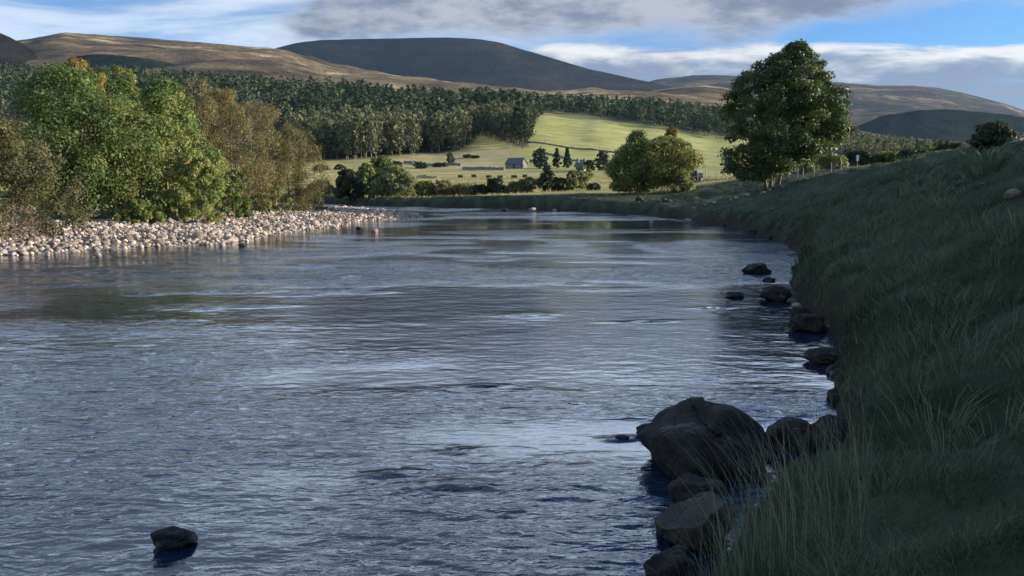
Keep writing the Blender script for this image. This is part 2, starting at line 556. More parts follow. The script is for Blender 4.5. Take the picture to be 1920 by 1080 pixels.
def hit_row(px, py):                 # distance at which the ground shows at a pixel
    dx, dy, dz = ray(px, py)
    ys = np.exp(np.linspace(math.log(3), math.log(140), 900))
    g_ = ground_z(dx / dy * ys, ys)
    k_ = int(np.argmax(g_ > CAM_H + dz / dy * ys))
    return float(ys[k_])


# ------------------------------------------------------------------ ground sheet
az_d = np.concatenate([np.arange(-180, -41, 4.0), np.arange(-41, 43.01, 0.24), np.arange(46, 181, 4.0)])
rr = np.concatenate([[0.4, 0.8], np.exp(np.linspace(math.log(1.2), math.log(1700), 290))])
A, RR = np.meshgrid(np.radians(az_d), rr)
gx, gy = RR * np.sin(A), RR * np.cos(A)
GZ, SD, LEFT = ground_z(gx.ravel(), gy.ravel(), True)
rad = RR.ravel()
gxf, gyf = gx.ravel(), gy.ravel()
GZ = np.where(rad > 1300, GZ - (rad - 1300) * 0.25, GZ)
nc = len(az_d); nr = len(rr)
idx = np.arange(nc * nr).reshape(nr, nc)
q = np.stack([idx[:-1, :-1], idx[:-1, 1:], idx[1:, 1:], idx[1:, :-1]], -1).reshape(-1, 4)[:, ::-1]
gpx = 960 + F_PX * gxf / np.maximum(gyf, 1)
a_gravel = (LEFT * (1 - sst(SD + fbm(gxf * 0.4, gyf * 0.4, 3, 3) * 4, 7.5, 12)) * (gyf < 128) * (gyf > -50)).astype(float)
a_far = sst(gyf, 100, 112) * sst(SD, 3.5, 6)
a_shaded_soil = (1 - sst(SD + fbm(gxf * 0.9, gyf * 0.9, 3, 71) * 0.9, 0.12, 0.5)) * (~LEFT)  # dark earth at the cut bank, with the bank's shade put into its colour
a_lush = sst(gpx + fbm(gxf * 0.02, gyf * 0.02, 3, 4) * 120, 930, 1010) * sst(gyf, 240, 330) * (1 - sst(gpx, 1400, 1470))
gpy = 350 - F_PX * (GZ - CAM_H) / np.maximum(gyf, 1)
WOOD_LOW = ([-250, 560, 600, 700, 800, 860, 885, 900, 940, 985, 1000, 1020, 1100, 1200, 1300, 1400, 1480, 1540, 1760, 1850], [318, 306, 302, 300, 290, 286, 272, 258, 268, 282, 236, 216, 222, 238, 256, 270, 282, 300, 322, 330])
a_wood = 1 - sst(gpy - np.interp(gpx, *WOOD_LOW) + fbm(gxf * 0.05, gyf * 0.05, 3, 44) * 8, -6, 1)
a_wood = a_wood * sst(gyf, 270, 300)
gm, nt, out = new_mat('ground')
geo = nt.nodes.new('ShaderNodeNewGeometry')
pos = geo.outputs['Position']
n1 = noise(nt, pos, 0.6, 6, 0.6)
n2 = noise(nt, pos, 5.0, 5, 0.6)
n3 = noise(nt, vmul(nt, pos, (0.012, 0.03, 0.05)), 1.0, 6, 0.6, 0.5)
n4 = noise(nt, vmul(nt, pos, (0.05, 0.14, 0.1)), 1.0, 6, 0.65)
bank = mixc(nt, SS(nt, n1, 0.35, 0.65), (0.024, 0.034, 0.018), (0.052, 0.069, 0.038))
bank = mixc(nt, M(nt, 'MULTIPLY', SS(nt, n2, 0.5, 0.75), 0.5), bank, (0.035, 0.028, 0.018))
dry = mixc(nt, SS(nt, n4, 0.35, 0.7), (0.42, 0.35, 0.135), (0.20, 0.20, 0.068))
dry = mixc(nt, SS(nt, n3, 0.5, 0.62), dry, (0.38, 0.31, 0.15))
lush = mixc(nt, SS(nt, n4, 0.35, 0.65), (0.20, 0.235, 0.060), (0.38, 0.345, 0.12))
lush = mixc(nt, M(nt, 'MULTIPLY', SS(nt, n3, 0.54, 0.66), 0.8), lush, (0.24, 0.175, 0.09))
meadow = mixc(nt, attr(nt, 'lush'), dry, lush)
meadow = mixc(nt, SS(nt, noise(nt, vmul(nt, pos, (0.2, 0.5, 0.4)), 1.0, 5, 0.7), 0.56, 0.70), meadow, (0.10, 0.115, 0.042))
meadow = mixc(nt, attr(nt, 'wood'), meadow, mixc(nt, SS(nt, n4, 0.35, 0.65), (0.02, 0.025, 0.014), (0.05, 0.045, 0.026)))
cc = mixc(nt, attr(nt, 'far'), bank, meadow)
grav = mixc(nt, SS(nt, n2, 0.35, 0.65), (0.20, 0.17, 0.14), (0.42, 0.37, 0.32))
cc = mixc(nt, attr(nt, 'gravel'), cc, grav)
cc = mixc(nt, attr(nt, 'shaded_soil'), cc, mixc(nt, n2, (0.012, 0.010, 0.008), (0.03, 0.024, 0.018)))
pb = N(nt, 'ShaderNodeBsdfPrincipled', {'Base Color': cc, 'Roughness': 0.95, 'Specular IOR Level': 0.15})
bn = N(nt, 'ShaderNodeBump', {'Height': noise(nt, pos, 2.2, 8, 0.7), 'Strength': 0.8, 'Distance': 0.25})
nt.links.new(bn.outputs[0], pb.inputs['Normal'])
nt.links.new(pb.outputs[0], out.inputs[0])
link('ground', mesh_np('ground', np.stack([gxf, gyf, GZ], -1), q, gm, {'gravel': a_gravel, 'far': a_far, 'lush': a_lush, 'wood': a_wood, 'shaded_soil': a_shaded_soil}), kind='structure')

# ------------------------------------------------------------------ water
wm, nt, out = new_mat('river_water')
geo = nt.nodes.new('ShaderNodeNewGeometry')
pos = geo.outputs['Position']
h2 = noise(nt, vmul(nt, pos, (5.5, 10.0, 0)), 1.0, 4, 0.62, 0.6)
h1 = noise(nt, vmul(nt, pos, (1.5, 2.8, 0)), 1.0, 3, 0.55, 0.5)
hh = M(nt, 'ADD', M(nt, 'MULTIPLY', h2, 0.018), M(nt, 'MULTIPLY', h1, 0.056))
bn = N(nt, 'ShaderNodeBump', {'Height': M(nt, 'MULTIPLY', hh, attr(nt, 'chop')), 'Strength': 1.0, 'Distance': 1.0})
pw = N(nt, 'ShaderNodeBsdfPrincipled', {'Base Color': (0.006, 0.014, 0.036, 1), 'Roughness': attr(nt, 'rough'), 'IOR': 1.7, 'Specular IOR Level': 0.5, 'Normal': bn.outputs[0]})
nt.links.new(pw.outputs[0], out.inputs[0])
wpy = np.concatenate([np.arange(377.5, 500, 1.3), np.arange(500, 820, 1.12), np.arange(820, 1130, 1.5)])
wv = (540 - wpy) / F_PX
wr = -CAM_H * (CP + wv * SP) / (-SP + wv * CP)
wr = np.concatenate([wr, [4.4, 3.6, 2.8, 1.8, 0.8, -4, -20, -70]])
wu = np.concatenate([[-1.6, -1.3, -1.1], np.arange(-0.95, 0.50, 0.0049), [0.6, 0.8]])
WU, WY = np.meshgrid(wu, wr)
wx = WU * np.maximum(WY, 5.0); wy = WY
dyw = np.abs(np.gradient(wr))[:, None] * np.ones_like(wx)


def lod(lam):
    return 1 - sst(dyw, lam * 0.45, lam * 1.3)


def rdg(x, y, seed):                # crests sharper than troughs
    x = x + 0.5 * fbm(y * 0.5, x * 0.5, 2, seed + 5)
    a = vn(x, y, seed) * 0.65 + vn(x * 1.9 + y * 0.4, y * 1.8, seed + 1) * 0.35
    return (1 - np.abs(2 * a - 1)) ** 1.3 - 0.55


patch = vn(wx * 0.12, wy * 0.20, 91) * 0.6 + vn(wx * 0.4, wy * 0.7, 92) * 0.4
chop = 0.28 + 1.25 * sst(patch, 0.38, 0.70)
calm = np.exp(-((wy - 56) / 13) ** 2) * sst(wx, -14, -4)          # slack water before the bend
calm = np.maximum(calm, 0.85 * (1 - sst(poly_dist(wx.ravel(), wy.ravel(), left_line, False).reshape(wx.shape), 1.0, 4.5)) * (wy < 80))
chop = chop * (1 - 0.8 * calm)
# standing ripples over sunken stones
STREAK = [(500, 521, 150, 6), (590, 497, 90, 4), (690, 495, 60, 4), (430, 546, 130, 5), (620, 545, 80, 8), (560, 552, 70, 4), (270, 552, 45, 3), (470, 574, 110, 4), (400, 575, 40, 8), (650, 520, 80, 6), (690, 548, 60, 4), (330, 600, 60, 3),
          (1000, 590, 65, 7), (985, 530, 26, 4), (1075, 532, 40, 4), (920, 486, 60, 4), (1260, 489, 40, 3), (900, 480, 60, 3), (290, 663, 40, 4), (440, 613, 30, 3), (905, 725, 60, 5), (1200, 603, 80, 3), (860, 845, 60, 10), (740, 890, 80, 10), (860, 910, 90, 12), (1340, 577, 50, 3), (1165, 823, 50, 5)]
st = np.zeros_like(wx)
for a, b, ww, hh_ in STREAK:
    X0, Y0, _ = PZ(a, b); k = Y0 / F_PX
    sxx = ww * k * 0.6; syy = max(hh_ * k * Y0 / CAM_H, 0.15) * 0.6
    cxs = X0 + 0.25 * k * 20 * fbm(wy * 0.8, wx * 0.5, 2, int(a))
    st = np.maximum(st, np.exp(-((wx - cxs) / sxx) ** 2 - ((wy - Y0 - 0.10 * (wx - X0)) / syy) ** 2))
chop = chop + st * 2.4
wz = 0.022 * lod(0.45) * rdg(wx * 1.7, wy * 3.4, 201) + 0.011 * lod(0.16) * rdg(wx * 4.6, wy * 8.5, 202) + 0.0036 * lod(0.07) * rdg(wx * 10, wy * 19, 203)
wz = wz + 0.040 * lod(1.2) * fbm(wx * 0.6, wy * 1.1, 2, 204) + 0.10 * lod(3.2) * fbm(wx * 0.2, wy * 0.42, 2, 205) * sst(wy, 18, 40)
wz = wz * chop * (0.58 + 0.2 * sst(wy, 9, 20)) + st * (wy > 15) * 0.022 * rdg(wx * 2.2, wy * 4.2, 207)
rgh = 0.035 + 0.065 * sst(wy, 8, 35) * (1 - 0.75 * calm)
idx = np.arange(wx.size).reshape(wx.shape)
F = np.stack([idx[:-1, :-1], idx[:-1, 1:], idx[1:, 1:], idx[1:, :-1]], -1).reshape(-1, 4)[:, ::-1]
link('river', mesh_np('river', np.stack([wx.ravel(), wy.ravel(), wz.ravel()], -1), F, wm, {'chop': (np.clip(chop, 0, 2) * (0.55 + 0.75 * (1 - lod(0.13)))).ravel(), 'rough': rgh.ravel()}), kind='structure')


# ------------------------------------------------------------------ hills
def hill_mat(name, stops, sx=0.002, sy=0.008, scale2=6.0, bump=1.0):
    m, nt, out = new_mat(name)
    geo = nt.nodes.new('ShaderNodeNewGeometry')
    pos = geo.outputs['Position']
    a = noise(nt, vmul(nt, pos, (sx, sy * 0.35, sy)), 1.0, 7, 0.62, 0.8)
    b = noise(nt, vmul(nt, pos, (sx * scale2, sy * scale2 * 0.3, sy * scale2)), 1.0, 5, 0.6)
    f = M(nt, 'ADD', a, M(nt, 'MULTIPLY', M(nt, 'SUBTRACT', b, 0.5), 0.5))
    c_ = ramp(nt, f, stops)
    p = N(nt, 'ShaderNodeBsdfPrincipled', {'Base Color': c_, 'Roughness': 1.0, 'Specular IOR Level': 0.0})
    bb = N(nt, 'ShaderNodeBump', {'Height': noise(nt, pos, 0.03, 6, 0.7), 'Strength': 0.8, 'Distance': 22.0 * bump})
    nt.links.new(bb.outputs[0], p.inputs['Normal'])
    nt.links.new(p.outputs[0], out.inputs[0])
    return m


MOOR = hill_mat('moor', [(0.33, (0.052, 0.042, 0.032)), (0.43, (0.108, 0.083, 0.058)), (0.52, (0.155, 0.118, 0.078)), (0.58, (0.22, 0.17, 0.10)), (0.66, (0.42, 0.33, 0.19))])
SHADED_MOOR = hill_mat('shaded_moor', [(0.3, (0.011, 0.010, 0.010)), (0.5, (0.022, 0.019, 0.017)), (0.7, (0.042, 0.035, 0.026))])  # cloud shadow on the hills put into this dark moor colour
SHADED_WOODHILL = hill_mat('shaded_wooded_hill', [(0.3, (0.010, 0.016, 0.013)), (0.55, (0.018, 0.025, 0.018)), (0.75, (0.03, 0.035, 0.022))], 0.012, 0.03)  # dark woodland, with the ridges' shade put into its colour
MOOR2 = hill_mat('far_moor', [(0.34, (0.038, 0.033, 0.027)), (0.52, (0.075, 0.060, 0.045)), (0.60, (0.13, 0.097, 0.063)), (0.68, (0.28, 0.205, 0.12))])


def hill(name, sky_pts, D, foot, mat, prof=1.0, relief=0.0, seed=1, rows=46, step=5, fine=0.0):
    """a ridge whose crest passes the given skyline, D metres ahead, its foot nearer"""
    xs = np.array([p[0] for p in sky_pts], float); ys = np.array([p[1] for p in sky_pts], float)
    Ds = np.interp(np.arange(xs[0], xs[-1] + 1, step), xs, [p[2] if len(p) > 2 else D for p in sky_pts])
    px = np.arange(xs[0], xs[-1] + 1, step)
    # smooth interpolation of the skyline
    py = np.interp(px, xs, ys)
    k = np.ones(5) / 5
    py = np.convolve(np.pad(py, 2, 'edge'), k, 'valid')
    py = py + fbm(px * 0.045, px * 0 + seed, 4, seed) * fine
    fd, fpy = foot
    t = np.concatenate([np.linspace(0, 1, rows), [1.08, 1.25, 1.6]])
    V = []
    for tt in t:
        tc_ = min(tt, 1)
        Y = fd * Ds / D + (Ds - fd * Ds / D) * tt
        v = (540 - py) / F_PX
        zc = CAM_H + Ds * (-SP + v * CP) / (CP + v * SP)
        vf = (540 - fpy) / F_PX
        zf = CAM_H + fd * (-SP + vf * CP) / (CP + vf * SP)
        g = tc_ ** prof
        z = zf + (zc - zf) * g
        x = (px - 960) / F_PX * Y / 1.0
        # same column as the crest seen from the river
        x = x * (1 / (CP + v * SP)) if False else x
        wgt = math.sin(math.pi * min(tc_, 1)) ** 0.8
        z = z + relief * wgt * fbm(x * 0.004, Y * 0.003, 4, seed + 3)
        if tt > 1:
            z = z - (tt - 1) * (zc - zf) * 1.1
        V.append(np.stack([x, Y, z], -1))
    V = np.concatenate(V)
    n = len(px); idx = np.arange(n * len(t)).reshape(len(t), n)
    F = np.stack([idx[:-1, :-1], idx[:-1, 1:], idx[1:, 1:], idx[1:, :-1]], -1).reshape(-1, 4)
    return link(name, mesh_np(name, V, F, mat), kind='structure')


hill('far_hill', [(1150, 168), (1230, 148), (1300, 140), (1390, 142), (1480, 150), (1560, 155), (1640, 160), (1710, 160), (1780, 172), (1850, 190), (1920, 213), (2050, 250), (2400, 300)], 5200, (2700, 300), MOOR2, 0.8, 70, 3, fine=2)
hill('dark_hill', [(380, 130), (470, 108), (530, 90), (570, 80), (610, 75), (700, 73), (840, 70), (900, 73), (940, 80), (1000, 99), (1100, 129), (1180, 147), (1240, 160), (1300, 175), (1380, 200)], 4300, (3750, 215), SHADED_MOOR, 1.0, 30, 5, fine=1)
hill('brown_hill', [(-700, 130), (-300, 105), (0, 88), (70, 75), (110, 68), (150, 60), (180, 64), (230, 67), (300, 72), (400, 80), (480, 87), (540, 93), (640, 126), (760, 147), (880, 157), (1010, 172), (1100, 176), (1240, 183), (1360, 212), (1440, 280), (1500, 340)], 3000, (1150, 205), MOOR, 0.85, 60, 8, fine=1.5)
hill('near_hill', [(1060, 200), (1130, 178), (1200, 172), (1260, 163), (1310, 159), (1350, 164), (1400, 184), (1440, 215), (1490, 280), (1540, 340)], 2300, (1250, 225), MOOR, 0.9, 12, 14, fine=1.5)
hill('right_ridge', [(1450, 290), (1540, 262), (1600, 236), (1640, 215), (1700, 208), (1780, 205), (1850, 213), (1920, 222), (2000, 240), (2200, 280), (2600, 330)], 2000, (1720, 330), SHADED_WOODHILL, 1.0, 16, 21, fine=5)
hill('left_ridge', [(-700, -90), (-300, -40), (-100, 0), (0, 48), (40, 66), (90, 93), (140, 105), (200, 122), (280, 135), (360, 155)], 1900, (1250, 190), SHADED_MOOR, 1.0, 20, 25, fine=2)
hill('middle_ridge', [(90, 130), (150, 108), (200, 101), (240, 103), (300, 111), (360, 125), (420, 140), (500, 165)], 1700, (1300, 195), SHADED_WOODHILL, 1.0, 16, 29, fine=2)


# ------------------------------------------------------------------ trees
def unit(v):
    return v / np.maximum(np.linalg.norm(v, axis=-1, keepdims=True), 1e-9)


def leaves(rng, lobes, n, size, up=0.25, jitter=0.9, shell=0.5, droop=0.0, aspect=0.62, tint_lobe=0.25, floor=None, front=0.0):
    """small leaf faces spread through a crown made of uneven lobes (x, y, z, rx, ry, rz)"""
    L = np.asarray(lobes, float)
    wgt = (L[:, 3] * L[:, 4] + L[:, 3] * L[:, 5]) ** 1.0
    k = rng.choice(len(L), n, p=wgt / wgt.sum())
    d = unit(rng.normal(size=(n, 3)))
    d[:, 2] = np.where((d[:, 2] < -0.25) & (rng.random(n) < 0.6), -d[:, 2], d[:, 2])
    if front:                       # the far side of a crown needs fewer leaves
        d[:, 1] = np.where((d[:, 1] > 0.15) & (rng.random(n) < front), -d[:, 1], d[:, 1])
    r = shell + (1 - shell) * rng.random(n) ** 0.6
    r = r * (0.8 + 0.4 * rng.random(n))
    p = L[k, :3] + d * L[k, 3:6] * r[:, None]
    if droop:
        p[:, 2] -= rng.random(n) ** 1.5 * droop
    if floor is not None:
        p[:, 2] = np.maximum(p[:, 2], floor + rng.random(n) * 0.3)
    nrm = unit(d * 0.9 + rng.normal(size=(n, 3)) * jitter * 0.6 + np.array([0, 0, up]))
    a = unit(np.cross(nrm, rng.normal(size=(n, 3))))
    b = np.cross(nrm, a)
    if droop:
        a = unit(a + np.array([0, 0, -0.9])); b = unit(np.cross(nrm, a))
    s = size * np.exp(rng.normal(size=n) * 0.3)[:, None]
    V = np.stack([p - a * s, p - b * s * aspect, p + a * s, p + b * s * aspect], 1).reshape(-1, 3)
    F = np.arange(n * 4).reshape(n, 4)
    lob_t = rng.random(len(L))
    tint = np.clip(0.5 + (lob_t[k] - 0.5) * 2 * tint_lobe + rng.normal(size=n) * 0.16, 0, 1)
    return V, F, np.repeat(tint, 4)


def crown_lobes(rng, H, base, width, n, shape='oval', lob=0.27, lean=(0, 0), vstretch=1.0, rough=0.25):
    """centres of leaf clumps near the outside of a crown between heights base and H"""
    out_ = []
    h = H - base
    for i in range(n):
        t = (i + rng.random()) / n
        if shape == 'oval':
            w = math.sin(math.pi * min(1, 0.10 + 0.86 * t)) ** 0.75
        elif shape == 'dome':
            w = math.sqrt(max(0.02, 1 - (t * 0.97) ** 2.4))
        elif shape == 'cone':
            w = (1 - t) ** 0.75 * min(1, 0.55 + t * 2.2)
        elif shape == 'egg':
            w = (math.sin(math.pi * min(1, (0.16 + 0.80 * t) ** 0.72))) ** 0.8
        else:
            w = 1 - 0.3 * t
        g = i * 2.39996 + rng.random() * 0.9
        rl = width / 2 * lob * (0.75 + 0.6 * rng.random()) * (0.55 + 0.45 * w)
        rad_ = max(0, width / 2 * w * (1 - rough + rough * 1.6 * rng.random()) - rl * 0.65) * (1.0 if rng.random() < 0.78 else 0.45)
        z = base + h * t
        z = min(z, H - rl * 0.7 * vstretch)
        out_.append((math.cos(g) * rad_ + lean[0] * t, math.sin(g) * rad_ + lean[1] * t, z, rl * (0.8 + .5 * rng.random()), rl * (0.8 + .5 * rng.random()), rl * (0.7 + 0.35 * rng.random()) * vstretch))
    return out_


def trunk_mesh(name, rng, H, base, r0, lobes, mat, stems=1, spread=0.0, limbs=14, n=7):
    mb = MB()
    L = list(lobes)
    for s in range(stems):
        g = 2 * math.pi * s / max(stems, 1) + rng.random()
        ox, oy = (math.cos(g) * spread, math.sin(g) * spread) if stems > 1 else (0, 0)
        top = H * (0.82 if s == 0 else 0.6 + 0.2 * rng.random())
        k = 8
        tx, ty = ox * 2.4 + rng.normal() * H * 0.02, oy * 2.4 + rng.normal() * H * 0.02
        pts = []; rad_ = []
        wx, wy = rng.normal() * H * 0.012, rng.normal() * H * 0.012
        for i in range(k + 1):
            t = i / k
            pts.append((ox + (tx - ox) * t + wx * math.sin(3 * t + s), oy + (ty - oy) * t + wy * math.sin(4 * t + s), -0.35 + (top + 0.35) * t))
            rad_.append(r0 / math.sqrt(stems) * ((1 - t) ** 0.9 * 0.92 + 0.08) * (1.35 if i == 0 else 1))
        mb.tube(pts, rad_, n)
        pick = sorted(range(len(L)), key=lambda i_: rng.random())[:max(3, limbs // stems)]
        for i_ in pick:
            lx, ly, lz = L[i_][:3]
            t = min(0.92, max(0.12, (lz - 0.28 * math.hypot(lx, ly) - base * 0.1) / top * 0.85))
            j = min(k - 1, int(t * k)); f = t * k - j
            p0 = Vector(pts[j]).lerp(Vector(pts[j + 1]), f)
            p2 = Vector((lx, ly, lz)); p1 = p0.lerp(p2, 0.5) + Vector((0, 0, 0.10 * (p2 - p0).length))
            rr_ = rad_[j] * 0.42
            mb.tube([p0, p0.lerp(p1, 0.55), p1, p2], [rr_, rr_ * 0.75, rr_ * 0.5, rr_ * 0.18], 5)
    return mb.mesh(name, mat, True)


def tree(name, label, cat, loc, rng, H, base, width, nl, nleaf, leafsize, lmat, bark='bark', shape='oval', r0=None, stems=1, spread=0.3, group=None,
         rz=0.0, lobes=None, sc=None, limbs=14, **kw):
    rng = np.random.default_rng(zlib.crc32(label.encode()))
    lk = {k: kw.pop(k) for k in ('lob', 'lean', 'vstretch', 'rough') if k in kw}
    L = lobes if lobes is not None else crown_lobes(rng, H, base, width, nl, shape, **lk)
    t = thing(name, label, cat, loc, rz, group, sc)
    V, F, tint = leaves(rng, L, nleaf, leafsize, **kw)
    link('trunk', trunk_mesh(name + '_trunk', rng, H, base, r0 or H * 0.022, L, MAT[bark], stems, spread, limbs), t)
    link('crown', mesh_np(name + '_crown', V, F, lmat, {'tint': tint}, smooth=False), t)
    return t


LM = {
    'alder': leaf_mat('leaf_alder', [(0.0, (0.0419, 0.0740, 0.0227)), (0.45, (0.0921, 0.1357, 0.0381)), (0.8, (0.1924, 0.2234, 0.0608)), (1.0, (0.3347, 0.3083, 0.0949))]),
    'bright': leaf_mat('leaf_bright', [(0.0, (0.0772, 0.1235, 0.0383)), (0.5, (0.1630, 0.2108, 0.0631)), (0.85, (0.2918, 0.3052, 0.1014)), (1.0, (0.4808, 0.3489, 0.1351))]),
    'olive': leaf_mat('leaf_olive', [(0.0, (0.0771, 0.0959, 0.0312)), (0.5, (0.1473, 0.1623, 0.0510)), (1.0, (0.2525, 0.2473, 0.0851))]),
    'brown': leaf_mat('leaf_brown', [(0.0, (0.0825, 0.0762, 0.0357)), (0.5, (0.1650, 0.1456, 0.0672)), (1.0, (0.2640, 0.2240, 0.0998))]),
    'willow': leaf_mat('leaf_willow', [(0.0, (0.048, 0.050, 0.022)), (0.5, (0.100, 0.096, 0.044)), (1.0, (0.17, 0.155, 0.075))]),
    'gold': leaf_mat('leaf_gold', [(0.0, (0.1400, 0.1087, 0.0308)), (0.5, (0.2380, 0.1812, 0.0476)), (1.0, (0.3500, 0.2610, 0.0700))]),
    'grey': leaf_mat('leaf_grey', [(0.0, (0.1001, 0.1176, 0.0529)), (0.5, (0.1694, 0.1882, 0.0823)), (1.0, (0.2618, 0.2666, 0.1176))]),
    'dark': leaf_mat('leaf_dark', [(0.0, (0.0160, 0.0256, 0.0096)), (0.5, (0.0304, 0.0432, 0.0160)), (1.0, (0.0560, 0.0640, 0.0240))], 0.2),
    'sycamore': leaf_mat('leaf_sycamore', [(0.0, (0.0196, 0.0418, 0.0133)), (0.5, (0.0400, 0.0696, 0.0184)), (0.85, (0.0756, 0.1043, 0.0267)), (1.0, (0.1334, 0.1391, 0.0462))], 0.3),
    'pine': leaf_mat('leaf_pine', [(0.0, (0.0199, 0.0344, 0.0202)), (0.5, (0.0374, 0.0574, 0.0303)), (1.0, (0.0698, 0.0849, 0.0384))], 0.1, 0.8, 0.1),
    'birch': leaf_mat('leaf_birch', [(0.0, (0.055, 0.064, 0.038)), (0.5, (0.110, 0.118, 0.068)), (1.0, (0.19, 0.185, 0.105))], 0.2, 0.8, 0.1),
    'twig': leaf_mat('twig_brown', [(0.0, (0.09, 0.065, 0.04)), (0.5, (0.16, 0.12, 0.08)), (1.0, (0.26, 0.21, 0.15))], 0.1),
}


def on_ground(px, Y):
    x = (px - 960) / F_PX * Y
    return x, Y, gz(x, Y)


def hpx(top, px, Y):                # height of something whose top shows at a pixel row
    return P(px, top, Y)[2] - gz((px - 960) / F_PX * Y, Y)


rng = np.random.default_rng(21)
rsy = np.random.default_rng(404)
# left bank: (name, label, px centre, Y, top row, width m, base frac, n lobes, n leaves, leaf, material, shape, options)
LB = [
    ('willow_bush', 'olive brown bushy willow at the left edge of the gravel bar', 2, 37, 218, 6.2, 0.04, 60, 15000, 0.085, 'willow', 'dome', dict(shell=0.35)),
    ('alder_tree', 'tall dark green alder with yellow-green leaf clusters, behind the brown willow', 150, 47, 128, 7.6, 0.08, 60, 17000, 0.12, 'alder', 'oval', dict(lob=0.24)),
    ('birch_tree', 'golden brown birch whose feathery top stands above the alder', 168, 56, 108, 5.0, 0.30, 34, 8000, 0.10, 'gold', 'oval', dict(shell=0.3, vstretch=1.5)),
    ('willow_tree', 'grey-green drooping willow between two greener trees on the left bank', 238, 49, 190, 4.6, 0.05, 44, 13000, 0.085, 'olive', 'oval', dict(droop=0.9, vstretch=2.0, lob=0.3)),
    ('alder_tree', 'dark green alder top showing between the golden birch and the bright green tree', 240, 60, 124, 6.0, 0.2, 40, 9000, 0.12, 'alder', 'oval', dict()),
    ('leafy_tree', 'bright green broad tree reaching down to the stones, largest of the left bank', 322, 52, 148, 6.6, 0.02, 74, 20000, 0.115, 'bright', 'egg', dict(lob=0.24)),
    ('leafy_shrub', 'bright green low shrub bulging over the cobbles under the broad green tree', 372, 50, 292, 3.4, 0.02, 30, 7000, 0.10, 'bright', 'dome', dict()),
    ('birch_tree', 'brown birch turning autumn colour beside the bright green tree', 432, 60, 166, 7.0, 0.04, 56, 17000, 0.085, 'brown', 'oval', dict(shell=0.3, vstretch=1.5)),
    ('birch_tree', 'dull brown bushy birch top behind the bright green tree', 388, 68, 148, 6.0, 0.3, 36, 8000, 0.10, 'brown', 'oval', dict(shell=0.3, vstretch=1.4)),
    ('birch_tree', 'rounded brown birch in front of the distant grey birch wood', 490, 66, 190, 6.8, 0.03, 50, 14000, 0.085, 'brown', 'oval', dict(shell=0.3, vstretch=1.5)),
    ('willow_tree', 'olive-brown willow at the right end of the left bank trees by the far water', 552, 71, 240, 6.4, 0.01, 60, 15000, 0.085, 'brown', 'dome', dict(shell=0.3, vstretch=1.4)),
    ('leafy_shrub', 'dark green shrub low at the foot of the brown birch', 438, 56, 318, 3.0, 0.02, 24, 5000, 0.10, 'alder', 'dome', dict()),
    ('leafy_shrub', 'small green bush under the last olive willow beside the cobbles', 512, 66, 340, 2.8, 0.02, 20, 4000, 0.09, 'bright', 'dome', dict()),
    ('leafy_shrub', 'low dark green bush on the cobbles under the grey-green drooping willow', 262, 46, 372, 2.4, 0.02, 20, 4200, 0.085, 'alder', 'dome', dict()),
]
for nm, lab, px, Y, top, w, bf, nl, nleaf, ls, mt, shp, o in LB:
    x, y, z = on_ground(px, Y)
    H = hpx(top, px, Y)
    lo = dict(lob=0.18, rough=0.36, shell=0.5, tint_lobe=0.30, front=0.5)
    lo.update(o)
    tree(nm, lab, 'shrub' if 'shrub' in nm or 'bush' in nm else 'tree', (x, y, z - 0.05), rng, H, H * bf, w, int(nl * 1.7), int(nleaf * 1.9), ls * 0.64, LM[mt], shape=shp, group='trees and bushes of the left bank', stems=3 if bf < 0.1 else 1,
         spread=0.35, r0=H * 0.02, floor=0.05, **lo)
# bare twigs and the bleached fallen branch under the left bank trees
x, y, z = on_ground(18, 35.5)
tree('twiggy_shrub', 'leafless grey-brown twiggy shrub under the olive willow at the left edge', 'shrub', (x, y, z), rng, 1.6, 0.1, 3.6, 26, 3200, 0.05, LM['twig'], shape='dome', stems=4, spread=0.5, r0=0.06, limbs=24, shell=0.2, aspect=0.25)
x, y, z = on_ground(165, 43)
mb = MB()
mb.tube([(-0.8, 0, 0.05), (-0.1, 0.1, 0.42), (0.45, 0.0, 0.75), (0.62, 0, 1.0)], [0.05, 0.045, 0.03, 0.015], 6)
mb.tube([(-0.1, 0.1, 0.42), (0.35, 0.15, 0.5), (0.7, 0.1, 0.62)], [0.03, 0.022, 0.01], 5)
mb.tube([(0.45, 0, 0.75), (0.2, -0.05, 1.05)], [0.02, 0.008], 5)
link('fallen_branch', mb.mesh('fallen_branch', MAT['bark_pale'], True), None, (x, y, z), label='bleached bare branch leaning out from under the dark alder', category='branch')

# the sycamore on the right bank
x, y, z = on_ground(1440, 81)
H = hpx(80, 1440, 81)
k = 81 / F_PX
SY = []
prof = [(80, 1478, 14), (105, 1478, 40), (130, 1462, 78), (160, 1455, 98), (190, 1462, 108), (220, 1465, 112), (250, 1465, 112), (280, 1452, 98), (305, 1432, 80), (322, 1415, 62), (338, 1402, 34)]
for i in range(300):
    t = (i + rsy.random()) / 300
    row = 84 + t * 252
    cx = np.interp(row, [p[0] for p in prof], [p[1] for p in prof]); hw = np.interp(row, [p[0] for p in prof], [p[2] for p in prof]) * (0.86 + 0.14 * sst(row, 120, 220))
    g = i * 2.39996 + rsy.random() * 0.4
    rl = (0.50 + 0.50 * rsy.random()) * (0.6 + 0.4 * min(1, hw / 80))
    rad_ = max(0, hw * k * (0.86 + 0.24 * rsy.random()) - rl * 0.75) * (1 if rsy.random() < 0.66 else 0.45)
    SY.append(((cx - 1440) * k + math.cos(g) * rad_, math.sin(g) * rad_ * 0.95, P(1440, row, 81)[2] - z, rl * 1.25, rl * 1.25, rl * 0.85))
